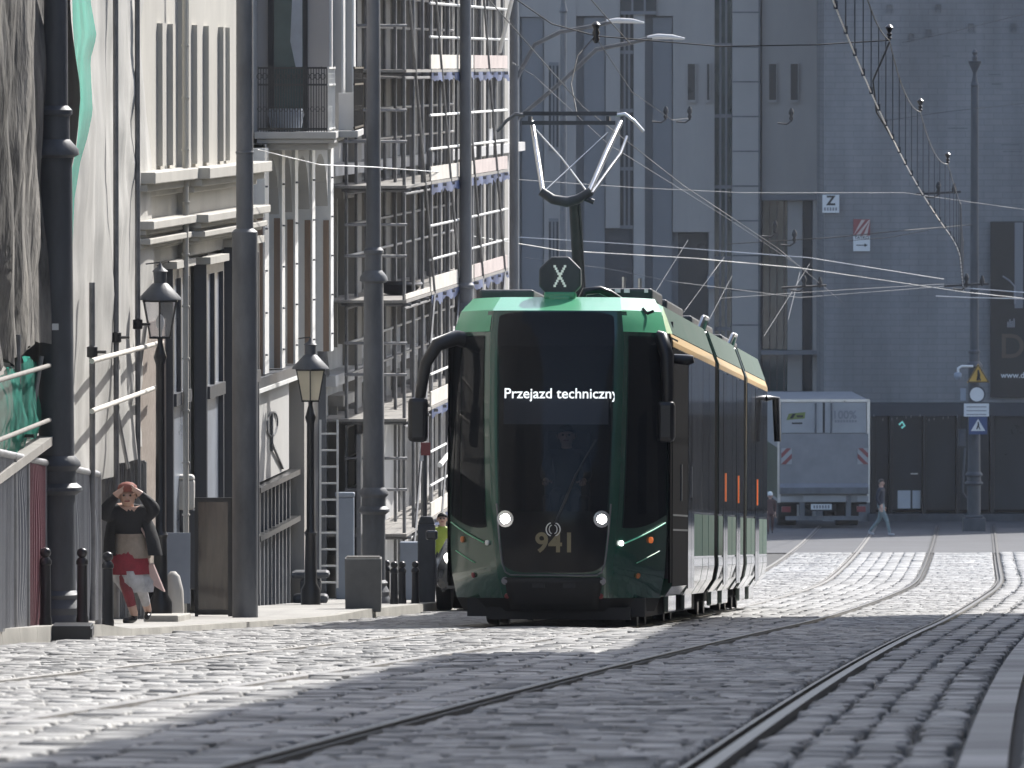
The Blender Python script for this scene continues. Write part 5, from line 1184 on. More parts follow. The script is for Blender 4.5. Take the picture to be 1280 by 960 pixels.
obj('small_print', mb, M['inkgrey'], tk)
mb = MB(); mb.prism([(tx(983), tz(525)), (tx(1006), tz(523)), (tx(1007), tz(515)), (tx(986), tz(517))], 'y', -.027, -.021); obj('logo_block', mb, mat('logo_green', (.16, .2, .05), .5), tk)
mb = MB(); mb.prism([(tx(987), tz(523)), (tx(991), tz(523)), (tx(995), tz(517)), (tx(991), tz(517))], 'y', -.030, -.028); mb.box(tx(996), tx(1004), -.03, -.028, tz(521.5), tz(519)); mb.box(tx(990), tx(1003), -.027, -.021, tz(530), tz(528)); obj('logo_mark', mb, M['ink'], tk)
# tail lift
mb = MB(); mb.prism([(-.10, tz(542)), (-.055, tz(542)), (-.055, tz(617)), (-.2, tz(617)), (-.22, tz(609)), (-.13, tz(604))], 'x', bx0 + .03, bx1 - .03); lf = obj('tail_lift', mb, M['trucklift'], tk)
mb = MB(); mb.box(bx0 + .05, bx1 - .05, -.235, -.19, tz(616.5), tz(609)); obj('lift_lip', mb, M['iron2'], lf)
for xa, sgnn in ((tx(976.5), 1), (tx(1072), -1)):
    mb = MB(); mb.box(xa, xa + .28, -.142, -.1, tz(580), tz(560)); wp = obj('warning_panel', mb, M['truck'], lf)
    mb = MB(); z0, z1 = tz(580), tz(560); nr = 20
    for j in range(nr):
        za, zb2 = z0 + (z1 - z0) * j / nr, z0 + (z1 - z0) * (j + 1) / nr
        for q in range(-2, 3):
            a_ = (q * .28 + j * (z1 - z0) / nr); l_, r_ = max(0, a_), min(.28, a_ + .13)
            if r_ > l_: mb.box(*((xa + l_, xa + r_) if sgnn > 0 else (xa + .28 - r_, xa + .28 - l_)), -.147, -.143, za, zb2)
    obj('red_stripe', mb, M['signred'], wp)
mb = MB(); mb.box(bx0 + .05, bx1 - .05, .2, 6.0, .62, zb_ - .002); mb.box(-.35, .35, .1, 6.4, .45, .62); obj('chassis', mb, M['rubber'], tk)
mb = MB(); mb.box(tx(976), tx(993), -.06, .1, tz(627), tz(620)); mb.box(tx(1004), tx(1060), -.06, .1, tz(627), tz(619)); mb.box(tx(1072), tx(1086), -.06, .1, tz(627), tz(620)); obj('rear_beam', mb, M['truck'], tk)
mb = MB(); mb.box(tx(982), tx(1077), -.1, .0, tz(650), tz(645)); mb.box(tx(1000), tx(1006), -.06, .3, tz(645), tz(628)); mb.box(tx(1058), tx(1064), -.06, .3, tz(645), tz(619)); obj('under_run_bar', mb, M['iron2'], tk)
mb = MB(); mb.box(tx(1014), tx(1040), -.03, .0, tz(637), tz(630)); pl_ = obj('licence_plate', mb, M['signwhite'], tk)
mb = MB()
for k in range(6): mb.box(tx(1017 + k * 3.6), tx(1019.2 + k * 3.6), -.035, -.031, tz(635.5), tz(631.5))
obj('plate_characters', mb, M['inkgrey'], pl_)
for px in (983, 1077):
    mb = MB(); mb.box(tx(px) - .12, tx(px) + .12, -.05, .05, tz(640), tz(633)); obj('tail_light', mb, M['red'], tk, bevel=.01)
for x0, x1 in ((tx(975), tx(1000)), (tx(1048), tx(1078))):
    for yy in (1.3, 5.9):
        mb = MB(); mb.lathe([(.2, x0), (.44, x0 + .02), (.46, x0 + .06), (.46, x1 - .06), (.44, x1 - .02), (.2, x1)], (0, yy, .46), 24, 'x'); obj('wheel', mb, M['rubber'], tk, smooth=40)
mb = MB(); mb.box(-1.05, 1.05, 6.3, 8.0, .5, 2.7); cb_ = obj('cab', mb, M['truck'], tk, bevel=.12)
mb = MB(); mb.box(-1.06, 1.06, 6.7, 7.6, 1.7, 2.4); obj('cab_window', mb, M['pane'], cb_)

# ------------------------------------------------------------------ car half hidden behind the tram
YC = 119.5
car = empty('parked_car', (X(541, YC) + .86, YC, g(YC) + .0), 'dark grey car with one headlight on, mostly hidden behind the tram', 'car', rz=-.066, rx=-math.atan(.052))
def body_sec(y): 
    pass
prof = [(0.0, .30, .62), (.06, .24, .74), (.5, .2, .86), (1.15, .2, .96), (1.9, .2, 1.0), (3.6, .2, 1.0), (4.2, .24, .98), (4.35, .35, .8)]
mb = MB()
def csec(k, i):
    y, zb, zt = prof[i]; wd = .86 - (.12 if i == 0 else .05 if i == 1 else .02 if i in (6, 7) else 0)
    ring = [(-wd * .9, zb), (-wd, zb + .12), (-wd, zt - .16), (-wd * .9, zt), (0, zt + .03), (wd * .9, zt), (wd, zt - .16), (wd, zb + .12), (wd * .9, zb)]
    return (ring[k][0], y, ring[k][1])
mb.grid(lambda k, i: csec(k, i), list(range(9)), list(range(8)))
mb.add([csec(k, 0) for k in range(9)], [tuple(range(9))]); mb.add([csec(k, 7) for k in range(9)], [tuple(range(9))[::-1]])
cbd = obj('body', mb, M['car'], car, smooth=30)
mb = MB(); mb.hexa([(-.78, 1.1, .97), (.78, 1.1, .97), (.78, 3.9, .99), (-.78, 3.9, .99), (-.6, 1.9, 1.45), (.6, 1.9, 1.45), (.6, 3.3, 1.45), (-.6, 3.3, 1.45)]); obj('cabin', mb, M['tramglass'], car, bevel=.06)
mb = MB(); mb.hexa([(-.61, 1.85, 1.44), (.61, 1.85, 1.44), (.61, 3.35, 1.44), (-.61, 3.35, 1.44), (-.55, 1.95, 1.5), (.55, 1.95, 1.5), (.55, 3.2, 1.5), (-.55, 3.2, 1.5)]); obj('roof', mb, M['car'], car, bevel=.02)
for sx in (-1, 1):
    mb = MB(); mb.lathe([(.02, -.03), (.09, -.02), (.1, .03)], (sx * .62, .03, .70), 16, 'y'); hl = obj('headlight', mb, M['white'], car, smooth=60)
    mb = MB(); mb.lathe([(.05, -.05), (.055, -.02)], (sx * .66, .01, .72), 16, 'y'); obj('lens', mb, emit('low_beam', (1, .98, .9), 14) if sx < 0 else M['white'], hl)
    for yy in (.75, 3.5):
        mb = MB(); mb.lathe([(.2, -.1), (.29, -.1), (.31, -.07), (.31, .07), (.29, .1), (.2, .1)], (sx * .76, yy, .31), 22, 'x'); wh = obj('wheel', mb, M['rubber'], car, smooth=40)
        mb = MB(); mb.lathe([(.02, -.09), (.2, -.095), (.2, .095), (.02, .09)], (sx * .76, yy, .31), 16, 'x'); obj('rim', mb, M['iron2'], wh)
    mb = MB(); mb.box(sx * .98 - .08, sx * .98 + .08, 1.25, 1.38, .95, 1.08); obj('wing_mirror', mb, M['car'], car, bevel=.03)
mb = MB(); mb.box(-.4, .4, -.03, .02, .36, .52); obj('grille', mb, M['black'], car); mb = MB(); mb.box(-.26, .26, -.045, -.03, .4, .5); obj('licence_plate', mb, M['signwhite'], car)

# ------------------------------------------------------------------ overhead wires
def span(pts, r, label, grp=None, m='rubber', nm='span_wire', sagm=0.0):
    P = [Vector(p) for p in pts]; out = []
    for a, b in zip(P, P[1:]):
        n = 12
        for k in range(n): 
            t = k / n; q = a.lerp(b, t); q.z -= sagm * 4 * t * (1 - t); out.append(q)
    out.append(P[-1]); mb = MB(); mb.tube(out, r * .55, 6); o = obj(nm, mb, M[m], smooth=60); tag(o, label, 'wire', grp or 'overhead wires'); return o
def oc(Y, h, off=0.0): return Vector((C(Y) + off, Y, g(Y) + h))
def oa(Y, h, off=0.0): return Vector((CA(Y) + off, Y, g(Y) + h))
# contact and carrying wire above the empty track
cw = empty('catenary', oc(150, 6), 'catenary of the empty track: contact wire, carrying wire and droppers', 'catenary')
def cpart(nm, mb, m): mb.xform(Matrix.Translation(cw.location).inverted()); return obj(nm, mb, M[m], cw, smooth=60)
mb = MB(); mb.tube([oc(y, 6.02) for y in lin(70, 206, 40)], .0085, 6); cpart('contact_wire', mb, 'lightsteel')
sup = [72, 92, 111, 130, 150, 172, 205]
mb = MB(); pts = []
for a, b in zip(sup, sup[1:]):
    for k in range(8): t = k / 8; pts.append(oc(a + (b - a) * t, 7.15 - .2 * 4 * t * (1 - t)))
mb.tube(pts + [oc(205, 7.15)], .008, 6); cpart('carrying_wire', mb, 'iron')
for a, b in zip(sup, sup[1:]):
    n = max(4, int((b - a) / 3.6))
    for k in range(n):
        t = (k + .5) / n; y = a + (b - a) * t; mb = MB(); p, q = oc(y, 7.15 - .2 * 4 * t * (1 - t)), oc(y, 6.02); mb.tube([p, q], .007, 5); mb.box(q.x - .02, q.x + .02, q.y - .03, q.y + .03, q.z - .02, q.z + .06); cpart('dropper', mb, 'iron')
for y in (111, 130, 150):
    mb = MB(); p = oc(y, 7.15); mb.lathe([(.015, 0), (.035, .03), (.02, .05), (.035, .08), (.02, .1), (.055, .16), (.015, .2)], p, 10); cpart('insulator', mb, 'black')
mb = MB(); p = oc(111, 7.12); q = oc(113.5, 6.02); mb.tube([p, p.lerp(q, .3) + Vector((-.22, 0, -.1)), p.lerp(q, .7) + Vector((-.2, 0, 0)), q], .012, 6); cpart('feeder_loop', mb, 'iron')
# wire above the tram
span([oa(55, 6.3), oa(80, 6.0), oa(100.4, 5.80), oa(125, 5.9), oa(160, 6.0), oa(235, 6.0)], .011, 'contact wire running along the tram\'s own track to its pantograph', m='iron2', nm='contact_wire')
span([oa(55, 7.5), oa(111, 7.1)], .011, 'dark carrying wire over the tram, hung from the insulator above the pantograph', nm='carrying_wire', sagm=.2)
span([W(642, -3, 111), W(690, 30, 111), W(745, 45, 111)], .014, 'dark cable running in from the upper edge to the insulator above the pantograph')
span([W(745, 45, 111), W(900, 58, 111), W(1020, 56, 111), oc(111, 7.15)], .014, 'dark sagging span wire joining the insulators of both tracks')
mb = MB(); p = W(745, 44, 111); mb.lathe([(.02, -.05), (.05, 0), (.03, .04), (.05, .08), (.03, .12), (.06, .18), (.02, .22)], p - Vector((0, 0, .05)), 10); o = obj('insulator', mb, M['black'], smooth=60); tag(o, 'black ribbed insulator where cables meet above the pantograph', 'insulator')
span([W(742, 47, 111), W(722, 70, 110.5), W(714, 105, 110), W(722, 146, 109)], .014, 'dark looping feeder cable dropping to the collector head', nm='feeder_cable')
span([W(745, 47, 111), W(790, 115, 130), W(840, 150, 150), W(860, 148, 160)], .009, 'thin wire slanting away from the insulator past the collector head')
span([W(640, 78, 130), W(668, 95, 130), W(760, 180, 150), W(905, 270, 190), W(1010, 340, 220)], .009, 'thin pale wire slanting down behind the pantograph to the hall', m='iron2')
span([W(640, 224, 160), W(800, 235, 165), W(930, 241, 170), W(1130, 241, 175), W(1280, 262, 180)], .01, 'thin span wire level with the pantograph knuckle', m='iron2')
span([W(642, 296, 205), W(800, 306, 205), W(1010, 322, 205), W(1180, 349, 205)], .014, 'upper of the two long pale span wires above the tram roof', m='lightsteel')
span([W(420, 268, 140), W(640, 303, 160), W(700, 313, 165), W(870, 323, 180), W(1000, 335, 190), W(1205, 365, 220), W(1300, 375, 225)], .013, 'long pale span wire crossing from the scaffold behind the number box', m='lightsteel')
span([W(655, 322, 200), W(760, 336, 200), W(840, 352, 200), W(1000, 372, 205), W(1180, 358, 210)], .01, 'faint lower span wire sagging above the tram roof', m='iron2')
span([W(910, 305, 200), W(1040, 297, 200), W(1130, 288, 200), W(1215, 281, 236)], .018, 'dark cable rising from the hall to the sign mast')
span([W(1060, 301, 200), W(1110, 297, 200), W(1160, 288, 200)], .012, 'short dark cable just under the one rising to the sign mast')
span([W(1205, 360, 200), W(1300, 367, 198)], .018, 'bright wire leaving the frame in front of the dark hoarding, upper one', m='lightsteel')
span([W(1170, 370, 200), W(1215, 372, 200), W(1300, 374, 198)], .018, 'bright wire leaving the frame in front of the dark hoarding, lower one', m='lightsteel')
span([W(900, 373, 200), W(1010, 365, 205), W(1180, 355, 212)], .01, 'thin wire crossing before the foot of the brick gable', m='iron2')
span([W(322, 187, 112), W(350, 194, 113), W(400, 206, 116), W(470, 209, 118), W(640, 222, 160)], .012, 'pale cable swagged under the balcony toward the masts', m='lightsteel')
span([W(470, 95, 120), W(540, 99, 140), W(588, 110, 163)], .012, 'dark wire between the planter mast and the next mast')
span([W(1128, 53, 240), W(1190, 40, 230), W(1290, 15, 215)], .009, 'fine dark wire crossing the upper part of the brick gable')
span([W(1100, 152, 240), W(1180, 140, 235), W(1290, 128, 220)], .009, 'fine wire sloping across the gable behind the sign mast')
for i, (a, b, c_, d) in enumerate(((785, 420, 860, 300), (825, 430, 905, 322), (860, 450, 915, 345), (985, 400, 1000, 340), (955, 420, 1012, 330))):
    span([W(a, b, 200), W(c_, d, 205)], .009, ('first', 'second', 'third', 'fourth', 'fifth')[i] + ' thin pale stay wire rising at a slant behind the tram roof', 'slanting stay wires behind the tram', m='iron2')
for i, (px, py, lb) in enumerate(((1173, 237, 'dark crossing clamp with insulator on the wires left of the sign mast'), (1208, 352, 'cluster of dark wire clamps low beside the sign mast'), (1005, 354, 'cluster of dark wire clamps in front of the hall\'s glazed bay'), (969, 286, 'small hooked wire holder in front of the hall wall, the one under the ledge'), (993, 297, 'small hooked wire holder in front of the hall\'s pale column'), (832, 143, 'small hanging insulator in front of the hall panels by the collector horn'), (862, 143, 'small hanging insulator in front of the slit window wall'), (989, 145, 'small hanging insulator under the two slit windows'))):
    p = W(px, py, 200); mb = MB(); mb.lathe([(.02, -.1), (.05, -.06), (.03, 0), (.06, .06), (.05, .12), (.02, .18)], p, 8); mb.tube([p + Vector((-.3, 0, -.16)), p + Vector((-.1, 0, -.18)), p + Vector((.02, 0, -.1))], .02, 6)
    if i < 3: mb.tube([p + Vector((-.5, 0, -.1)), p + Vector((.5, 0, -.05))], .025, 6); mb.lathe([(.02, -.1), (.06, 0), (.02, .14)], p + Vector((.35, 0, 0)), 8)
    tag(obj('wire_holder', mb, M['ink'], smooth=60), lb, 'wire holder', 'wire clamps and insulators')

# ------------------------------------------------------------------ right hand street front (throws the long shadow over the tracks)
hR = empty('street_house', (Xr(60) + 4, 60, g(60)), 'long pale house row standing along the right hand pavement', 'house')
RY1 = 123.0
mb = MB()
mb.sbox(-20, 35, 0, 11, -9, g(20) + 15.7, base=Xr); mb.sbox(35.02, 80, 0, 11, -12, g(60) + 14.6, base=Xr); mb.sbox(80.02, RY1, 0, 11, -14, g(100) + 14.6, base=Xr)
mb.xform(Matrix.Translation(hR.location).inverted()); obj('wall', mb, M['plaster3'], hR)
mb = MB()
for k in range(40):
    y = -18 + k * 3.4
    for fl in range(4): z = g(max(y, 0)) + 1.2 + fl * 3.4; mb.sbox(y, y + 1.3, -.05, .02, z, z + 1.9, base=Xr)
mb.xform(Matrix.Translation(hR.location).inverted()); o = obj('window', mb, M['pane'], hR); o['kind'] = 'stuff'

hL = empty('street_house', (Xs(20) - 4, 20, g(20)), 'long cream house row standing before the sheeted scaffold', 'house')
mb = MB(); mb.sbox(-60, 10, -12, -.5, -9, g(0) + 17, base=Xk); mb.sbox(10.02, 69.5, -12, -3.2, -9, g(40) + 16, base=Xk)
mb.xform(Matrix.Translation(hL.location).inverted()); obj('wall', mb, M['plaster'], hL)
mb = MB()
for k in range(16):
    for fl in range(4): y = 12 + k * 3.6; z = g(y) + 1.2 + fl * 3.6; mb.sbox(y, y + 1.4, -3.25, -3.17, z, z + 2.1, base=Xk)
mb.xform(Matrix.Translation(hL.location).inverted()); o = obj('window', mb, M['pane'], hL); o['kind'] = 'stuff'
# ------------------------------------------------------------------ people
def skin_body(name, joints, bones, mats, pick, parent, sub=2):
    """joints: name -> (x, y, z, r); bones: pairs; one continuous skinned surface"""
    names = list(joints); idx = {n: i for i, n in enumerate(names)}
    me = bpy.data.meshes.new(name); me.from_pydata([joints[n][:3] for n in names], [(idx[a], idx[b]) for a, b in bones], [])
    o = bpy.data.objects.new(name, me); col.objects.link(o)
    o.modifiers.new('skin', 'SKIN'); s = o.modifiers.new('sub', 'SUBSURF'); s.levels = s.render_levels = sub
    sl = me.skin_vertices[0].data
    for n in names:
        r = joints[n][3]; sl[idx[n]].radius = (r if not isinstance(r, tuple) else r[0], r if not isinstance(r, tuple) else r[1]); sl[idx[n]].use_root = (n == 'pelvis')
    dg = bpy.context.evaluated_depsgraph_get(); m2 = bpy.data.meshes.new_from_object(o.evaluated_get(dg)); bpy.data.objects.remove(o)
    segs = [(Vector(joints[a][:3]), Vector(joints[b][:3]), a, b) for a, b in bones]
    keys = list(mats); m2.materials.clear()
    for k in keys: m2.materials.append(M[mats[k]])
    for p in m2.polygons:
        c = p.center; best = None
        for a, b, na, nb in segs:
            ab = b - a; t = max(0, min(1, (c - a).dot(ab) / max(ab.length_squared, 1e-9))); d = (a + ab * t - c).length
            if best is None or d < best[0]: best = (d, na, nb, t)
        p.material_index = keys.index(pick(best[1], best[2], best[3], c))
        p.use_smooth = True
    ob = bpy.data.objects.new(name, m2); col.objects.link(ob); ob.parent = parent; return ob
def face(parent, c, r, hair, back=1, cover=.25):
    """eyes, nose, mouth, ears and hair on a head at c (looking to -y)"""
    for s_ in (-1, 1):
        mb = MB(); mb.lathe([(.002, -.012), (.011, -.006), (.012, .004), (.002, .01)], (c[0] + s_ * r * .38, c[1] - r * .93, c[2] + r * .1), 10, 'y'); obj('eye', mb, M['ink'], parent, smooth=80)
        mb = MB(); mb.lathe([(.004, -.03), (.018, -.012), (.02, .012), (.004, .03)], (c[0] + s_ * r * .98, c[1], c[2]), 8); obj('ear', mb, M['skin'], parent, smooth=80)
    mb = MB(); mb.tube([(c[0], c[1] - r * .92, c[2] + r * .2), (c[0], c[1] - r * 1.12, c[2] - r * .2), (c[0], c[1] - r * .95, c[2] - r * .27)], [.009, .015, .011], 8); obj('nose', mb, M['skin'], parent, smooth=80)
    mb = MB(); mb.tube([(c[0] - r * .3, c[1] - r * .86, c[2] - r * .55), (c[0], c[1] - r * .93, c[2] - r * .57), (c[0] + r * .3, c[1] - r * .86, c[2] - r * .55)], .007, 6); obj('mouth', mb, M['red'], parent, smooth=80)
    mb = MB()
    def hp(u, v):
        th = 2 * math.pi * u; lim = (1.05 if math.sin(th) < -.3 else 1.9 + .25 * math.sin(th))
        ph = lim * v; k = r * 1.13 * (1 + .05 * noise.noise(Vector((u * 20, v * 6, 1))))
        return (c[0] + k * math.sin(ph) * math.cos(th), c[1] + k * math.sin(ph) * math.sin(th), c[2] + .01 + k * 1.1 * math.cos(ph))
    mb.grid(hp, lin(0, 1, 33), lin(0.001, 1, 12)); obj('hair', mb, M[hair], parent, smooth=180)
def hand(J, B, wrist, w, d, up, side, curl=.5):
    """palm and five fingers grown from a wrist joint; d finger direction, up palm normal, side thumb side"""
    w, d, up, side = Vector(w), Vector(d).normalized(), Vector(up).normalized(), Vector(side).normalized()
    pal = w + d * .045; J[wrist + '_palm'] = (*pal, .021); B.append((wrist, wrist + '_palm'))
    for i, (off, ln) in enumerate(((.027, .068), (.009, .078), (-.009, .073), (-.026, .056))):
        a = pal + d * .035 + side * off; b = a + (d * math.cos(curl * .6) - up * math.sin(curl * .6)) * ln * .5; c_ = b + (d * math.cos(curl * 1.5) - up * math.sin(curl * 1.5)) * ln * .5
        for n_, p, r_ in (('a', a, .0095), ('b', b, .009), ('c', c_, .0075)): J[f'{wrist}_f{i}{n_}'] = (*p, r_)
        B += [(wrist + '_palm', f'{wrist}_f{i}a'), (f'{wrist}_f{i}a', f'{wrist}_f{i}b'), (f'{wrist}_f{i}b', f'{wrist}_f{i}c')]
    a = pal + side * .032 - d * .012; b = a + (side * .7 + d * .7).normalized() * .035; c_ = b + (side * .2 + d - up * .4).normalized() * .028
    for n_, p, r_ in (('a', a, .011), ('b', b, .010), ('c', c_, .008)): J[f'{wrist}_t{n_}'] = (*p, r_)
    B += [(wrist + '_palm', f'{wrist}_ta'), (f'{wrist}_ta', f'{wrist}_tb'), (f'{wrist}_tb', f'{wrist}_tc')]

# walker on the left pavement: both hands up at the head, mid stride
YP = 94.4
P0 = Vector((X(163, YP), YP, g(YP) + pave(YP)))
pw = empty('person', P0, 'person in a black jacket and red skirt walking with both hands raised to the head', 'person')
J = {'pelvis': (.0, 0, .76, (.155, .12)), 'waist': (-.01, -.02, .90, (.135, .105)), 'chest': (-.01, -.05, 1.08, (.165, .115)), 'neckb': (-.02, -.07, 1.2, .075), 'neck': (-.025, -.1, 1.255, .05), 'head': (-.03, -.13, 1.345, .106), 'crown': (-.03, -.12, 1.41, .085),
     'shl': (-.19, -.06, 1.18, .105), 'ell': (-.30, -.14, 1.15, .095), 'wrl': (-.13, -.2, 1.385, .036), 'shr': (.16, -.06, 1.18, .105), 'elr': (.27, -.14, 1.2, .095), 'wrr': (.09, -.2, 1.395, .032),
     'hipl': (-.085, 0, .68, .1), 'knl': (-.05, -.16, .42, .07), 'anl': (.04, -.12, .1, .045), 'heell': (.04, -.09, .045, .042), 'toel': (-.06, -.28, .035, .04),
     'hipr': (.085, .01, .68, .1), 'knr': (.1, -.02, .41, .07), 'anr': (.17, .25, .12, .042), 'heelr': (.17, .28, .08, .04), 'toer': (.16, .13, .045, .038)}
B = [('pelvis', 'waist'), ('waist', 'chest'), ('chest', 'neckb'), ('neckb', 'neck'), ('neck', 'head'), ('head', 'crown'), ('chest', 'shl'), ('shl', 'ell'), ('ell', 'wrl'), ('chest', 'shr'), ('shr', 'elr'), ('elr', 'wrr'),
     ('pelvis', 'hipl'), ('hipl', 'knl'), ('knl', 'anl'), ('anl', 'heell'), ('heell', 'toel'), ('pelvis', 'hipr'), ('hipr', 'knr'), ('knr', 'anr'), ('anr', 'heelr'), ('heelr', 'toer')]
hand(J, B, 'wrl', (-.13, -.2, 1.385), (.75, -.05, .45), (-.2, -.9, .2), (.3, 0, -.8), .7)
hand(J, B, 'wrr', (.09, -.2, 1.395), (-.75, -.05, .4), (.2, -.9, .2), (-.3, 0, -.8), .7)
def pick(a, b, t, c):
    n = b if t > .5 else a
    if a.startswith('wr') or b.startswith('wr') and t > .86: return 'skin'
    if 'head' in (a, b) or b == 'crown' or (b == 'neck' and t > .6): return 'skin'
    if a in ('heell', 'anl', 'heelr', 'anr') and b.startswith(('toe', 'heel')) or b.startswith('toe'): return 'shoe'
    if b in ('anl', 'anr'): return 'skin' if t > .72 else 'print' if b == 'anl' else 'pale'
    if b in ('knl', 'knr') or a in ('knl', 'knr'): return 'print' if 'l' == b[-1] else 'pale'
    if c.z > .86 and (b in ('waist', 'chest', 'neckb', 'neck', 'shl', 'shr', 'ell', 'elr', 'wrl', 'wrr')): return 'jacket'
    return 'top'
skin_body('body', J, B, {'jacket': 'jacket', 'skin': 'skin', 'top': 'beige', 'print': 'redprint', 'pale': 'palegrey', 'shoe': 'black'}, pick, pw)
face(pw, (-.03, -.135, 1.35), .092, 'hairdark')
mb = MB(); mb.lathe([(.105, 1.385), (.108, 1.41), (.095, 1.45), (.055, 1.478), (.005, 1.487)], (-.03, -.12, .012), 18); obj('cap', mb, mat('rust_red_cap', (.23, .07, .05), .8), pw, smooth=80)
# open jacket flaring at the hips, blouse, skirt and pale cloth below
def flare(name, rows, m, a0=0, a1=2 * math.pi, wob=.06, n=28):
    mb = MB(); us_ = lin(a0, a1, n)
    mb.grid(lambda a, k: (rows[k][0] + rows[k][2] * math.cos(a) * (1 + wob * math.sin(5 * a + k)), rows[k][1] + rows[k][3] * math.sin(a) * (1 + wob * math.cos(4 * a + k)), rows[k][4]), us_, list(range(len(rows)))); return obj(name, mb, M[m], pw, smooth=180)
flare('jacket', [(-.015, -.04, .19, .15, 1.18), (-.01, -.02, .26, .19, 1.02), (.0, 0, .29, .2, .88), (.02, .02, .31, .21, .72)], 'jacket', math.radians(-55), math.radians(235), .04)
flare('blouse', [(-.01, -.03, .165, .15, .95), (.0, -.01, .19, .165, .8), (.0, -.01, .2, .17, .69)], 'beige')
flare('skirt', [(0, 0, .165, .15, .84), (-.02, -.01, .2, .175, .68), (-.03, -.02, .21, .19, .52)], 'skirtcloth', wob=.1)
flare('pale_underskirt', [(-.02, -.02, .18, .16, .56), (.02, -.02, .2, .18, .44), (.06, -.0, .15, .15, .33)], 'palegrey', wob=.2)
mb = MB(); mb.hexa([(.21, .0, .52), (.28, .02, .5), (.27, .1, .5), (.2, .08, .52), (.12, .02, .72), (.19, .02, .72), (.19, .08, .72), (.12, .08, .72)]); bg_ = MB()
bag = MB(); bag.hexa([(.2, -.04, .42), (.36, -.02, .32), (.37, .05, .32), (.21, .04, .42), (.17, -.03, .62), (.23, -.03, .64), (.24, .03, .64), (.18, .03, .62)])
bo = obj('shoulder_bag', bag, M['pink'], None, bevel=.02); bo.location = P0; tag(bo, 'pale pink bag swinging from the hip of the person in the red skirt', 'bag')
mb = MB(); mb.tube([(.19, .0, .6), (.17, -.1, .9), (.06, -.15, 1.12), (-.1, -.08, 1.2)], .012, 6); so_ = obj('strap', mb, M['pink'], bo, smooth=60)

def stander(name, P, label, mats, h=1.62, stride=.18, hat=None, hair='hairdark', rz=0.0, lean=0.0):
    k = h / 1.7; root = empty(name, P, label, 'person', rz=rz)
    J = {'pelvis': (0, 0, .92, (.15, .11)), 'waist': (0, -lean * .3, 1.08, (.13, .1)), 'chest': (0, -lean * .7, 1.28, (.17, .115)), 'neckb': (0, -lean, 1.42, .07), 'neck': (0, -lean * 1.1, 1.48, .052), 'head': (0, -lean * 1.3, 1.57, .106), 'crown': (0, -lean * 1.3, 1.635, .084),
         'shl': (-.18, -lean, 1.39, .065), 'ell': (-.23, .06 - lean, 1.12, .05), 'wrl': (-.22, -.06 - lean, .90, .032), 'shr': (.18, -lean, 1.39, .065), 'elr': (.23, .08 - lean, 1.12, .05), 'wrr': (.22, .0 - lean, .89, .032),
         'hipl': (-.09, 0, .85, .1), 'knl': (-.09, -stride * .7, .48, .066), 'anl': (-.08, -stride, .1, .045), 'heell': (-.08, -stride + .04, .05, .042), 'toel': (-.09, -stride - .16, .035, .04),
         'hipr': (.09, 0, .85, .1), 'knr': (.1, stride * .3, .48, .066), 'anr': (.09, stride * 1.3, .13, .045), 'heelr': (.09, stride * 1.3 + .04, .08, .042), 'toer': (.1, stride * 1.3 - .14, .035, .038)}
    J = {n: (a * k, b * k, c * k, (r[0] * k, r[1] * k) if isinstance(r, tuple) else r * k) for n, (a, b, c, r) in J.items()}
    B2 = list(B[:22]); B2 = [b for b in B2 if '_' not in b[0] + b[1]]
    hand(J, B2, 'wrl', J['wrl'][:3], (0, -.15, -1), (1, 0, 0), (0, -1, 0), .4); hand(J, B2, 'wrr', J['wrr'][:3], (0, -.15, -1), (-1, 0, 0), (0, -1, 0), .4)
    def pk(a, b, t, c):
        if a.startswith('wr') or b.startswith('wr') and t > .9: return 'skin'
        if 'head' in (a, b) or b == 'crown' or (b == 'neck' and t > .6): return 'skin'
        if b.startswith(('toe', 'heel')): return 'shoe'
        if b in ('hipl', 'hipr', 'knl', 'knr', 'anl', 'anr'): return 'legs'
        return 'coat'
    skin_body('body', J, B2, mats, pk, root); face(root, tuple(Vector(J['head'][:3]) + Vector((0, -.003, .008))), .09 * k, hair)
    if hat:
        c = J['head']; mb = MB(); mb.lathe([(.108 * k, .02), (.11 * k, .05), (.095 * k, .09), (.05 * k, .118), (.004, .125)], (c[0], c[1], c[2]), 16); obj('hat', mb, M[hat], root, smooth=80)
    return root
Yq = 229.0; stander('person', Vector((X(1102, Yq), Yq, g(Yq))), 'pedestrian in dark jacket and pale teal trousers striding past the truck', {'coat': 'navy', 'skin': 'skin', 'legs': 'teal', 'shoe': 'palegrey'}, 1.45, .3, rz=1.2)
Yq = 232.0; stander('person', Vector((X(963, Yq), Yq, g(Yq))), 'child in a brown coat and white hat between tram and truck', {'coat': 'brown', 'skin': 'skin', 'legs': 'brown', 'shoe': 'black'}, 1.05, .2, hat='white')
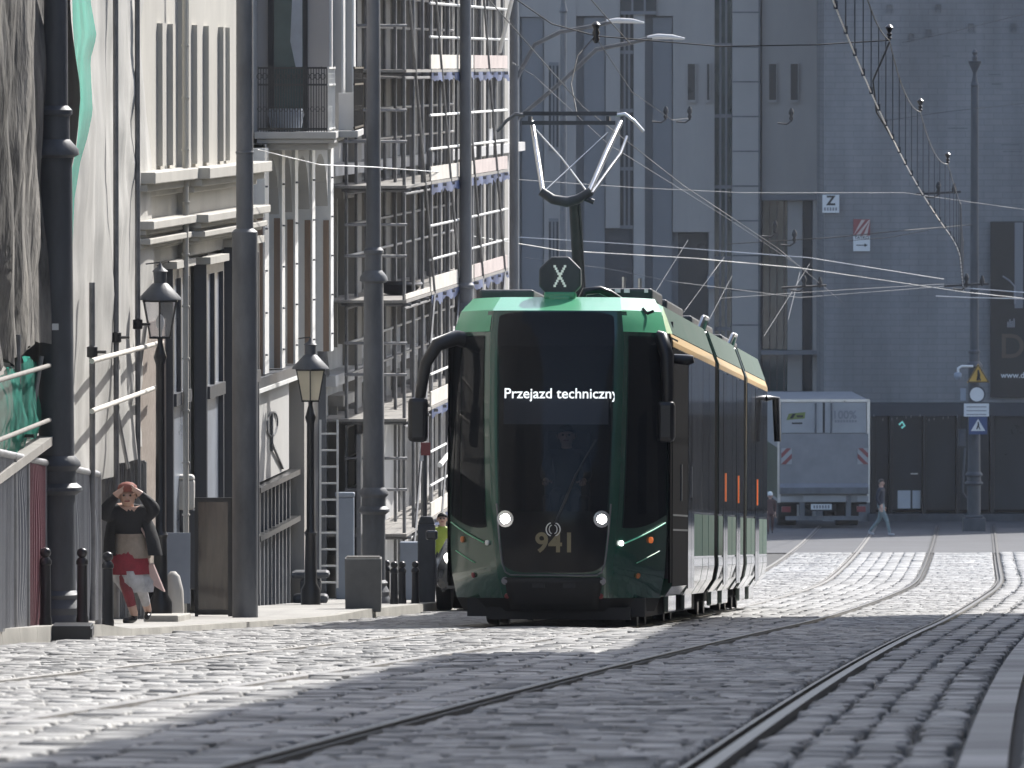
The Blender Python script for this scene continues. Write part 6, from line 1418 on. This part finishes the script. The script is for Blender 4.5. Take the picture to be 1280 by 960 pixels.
Yq = 131.0; stander('person', Vector((X(553, Yq), Yq, g(Yq) + .02)), 'worker in a yellow green vest standing behind the dark car', {'coat': 'hivis', 'skin': 'skin', 'legs': 'navy', 'shoe': 'black'}, 1.32, .05, lean=.12)

# tram driver seated behind the windscreen
tm = Matrix.LocRotScale(tram.location, tram.rotation_euler, None)
dp = empty('person', tm @ Vector((.05, 1.42, .95)), 'tram driver in dark blue seated behind the windscreen', 'person'); dp.rotation_euler = tram.rotation_euler
J = {'pelvis': (0, .08, .46, (.15, .12)), 'waist': (0, .1, .6, (.13, .1)), 'chest': (0, .1, .8, (.17, .11)), 'neckb': (0, .08, .94, .07), 'neck': (0, .06, .99, .05), 'head': (0, .04, 1.08, .106), 'crown': (0, .04, 1.145, .084),
     'shl': (-.18, .09, .91, .062), 'ell': (-.24, -.02, .66, .05), 'wrl': (-.2, -.28, .6, .032), 'shr': (.18, .09, .91, .062), 'elr': (.24, -.02, .66, .05), 'wrr': (.2, -.28, .6, .032),
     'hipl': (-.09, .02, .45, .09), 'knl': (-.1, -.36, .46, .065), 'anl': (-.1, -.4, .1, .045), 'heell': (-.1, -.37, .05, .04), 'toel': (-.1, -.55, .04, .04), 'hipr': (.09, .02, .45, .09), 'knr': (.1, -.36, .46, .065), 'anr': (.1, -.4, .1, .045), 'heelr': (.1, -.37, .05, .04), 'toer': (.1, -.55, .04, .04)}
B3 = [b for b in B if '_' not in b[0] + b[1]]
hand(J, B3, 'wrl', (-.2, -.28, .6), (0, -1, -.1), (0, 0, 1), (1, 0, 0), .5); hand(J, B3, 'wrr', (.2, -.28, .6), (0, -1, -.1), (0, 0, 1), (-1, 0, 0), .5)
def pk(a, b, t, c):
    if a.startswith('wr') or b.startswith('wr') and t > .9 or 'head' in (a, b) or b == 'crown' or (b == 'neck' and t > .6): return 'skin'
    if b.startswith(('toe', 'heel')): return 'shoe'
    return 'navy'
skin_body('body', J, B3, {'navy': 'navy', 'skin': 'skin', 'shoe': 'black'}, pk, dp); face(dp, (0, .035, 1.09), .09, 'hairdark')
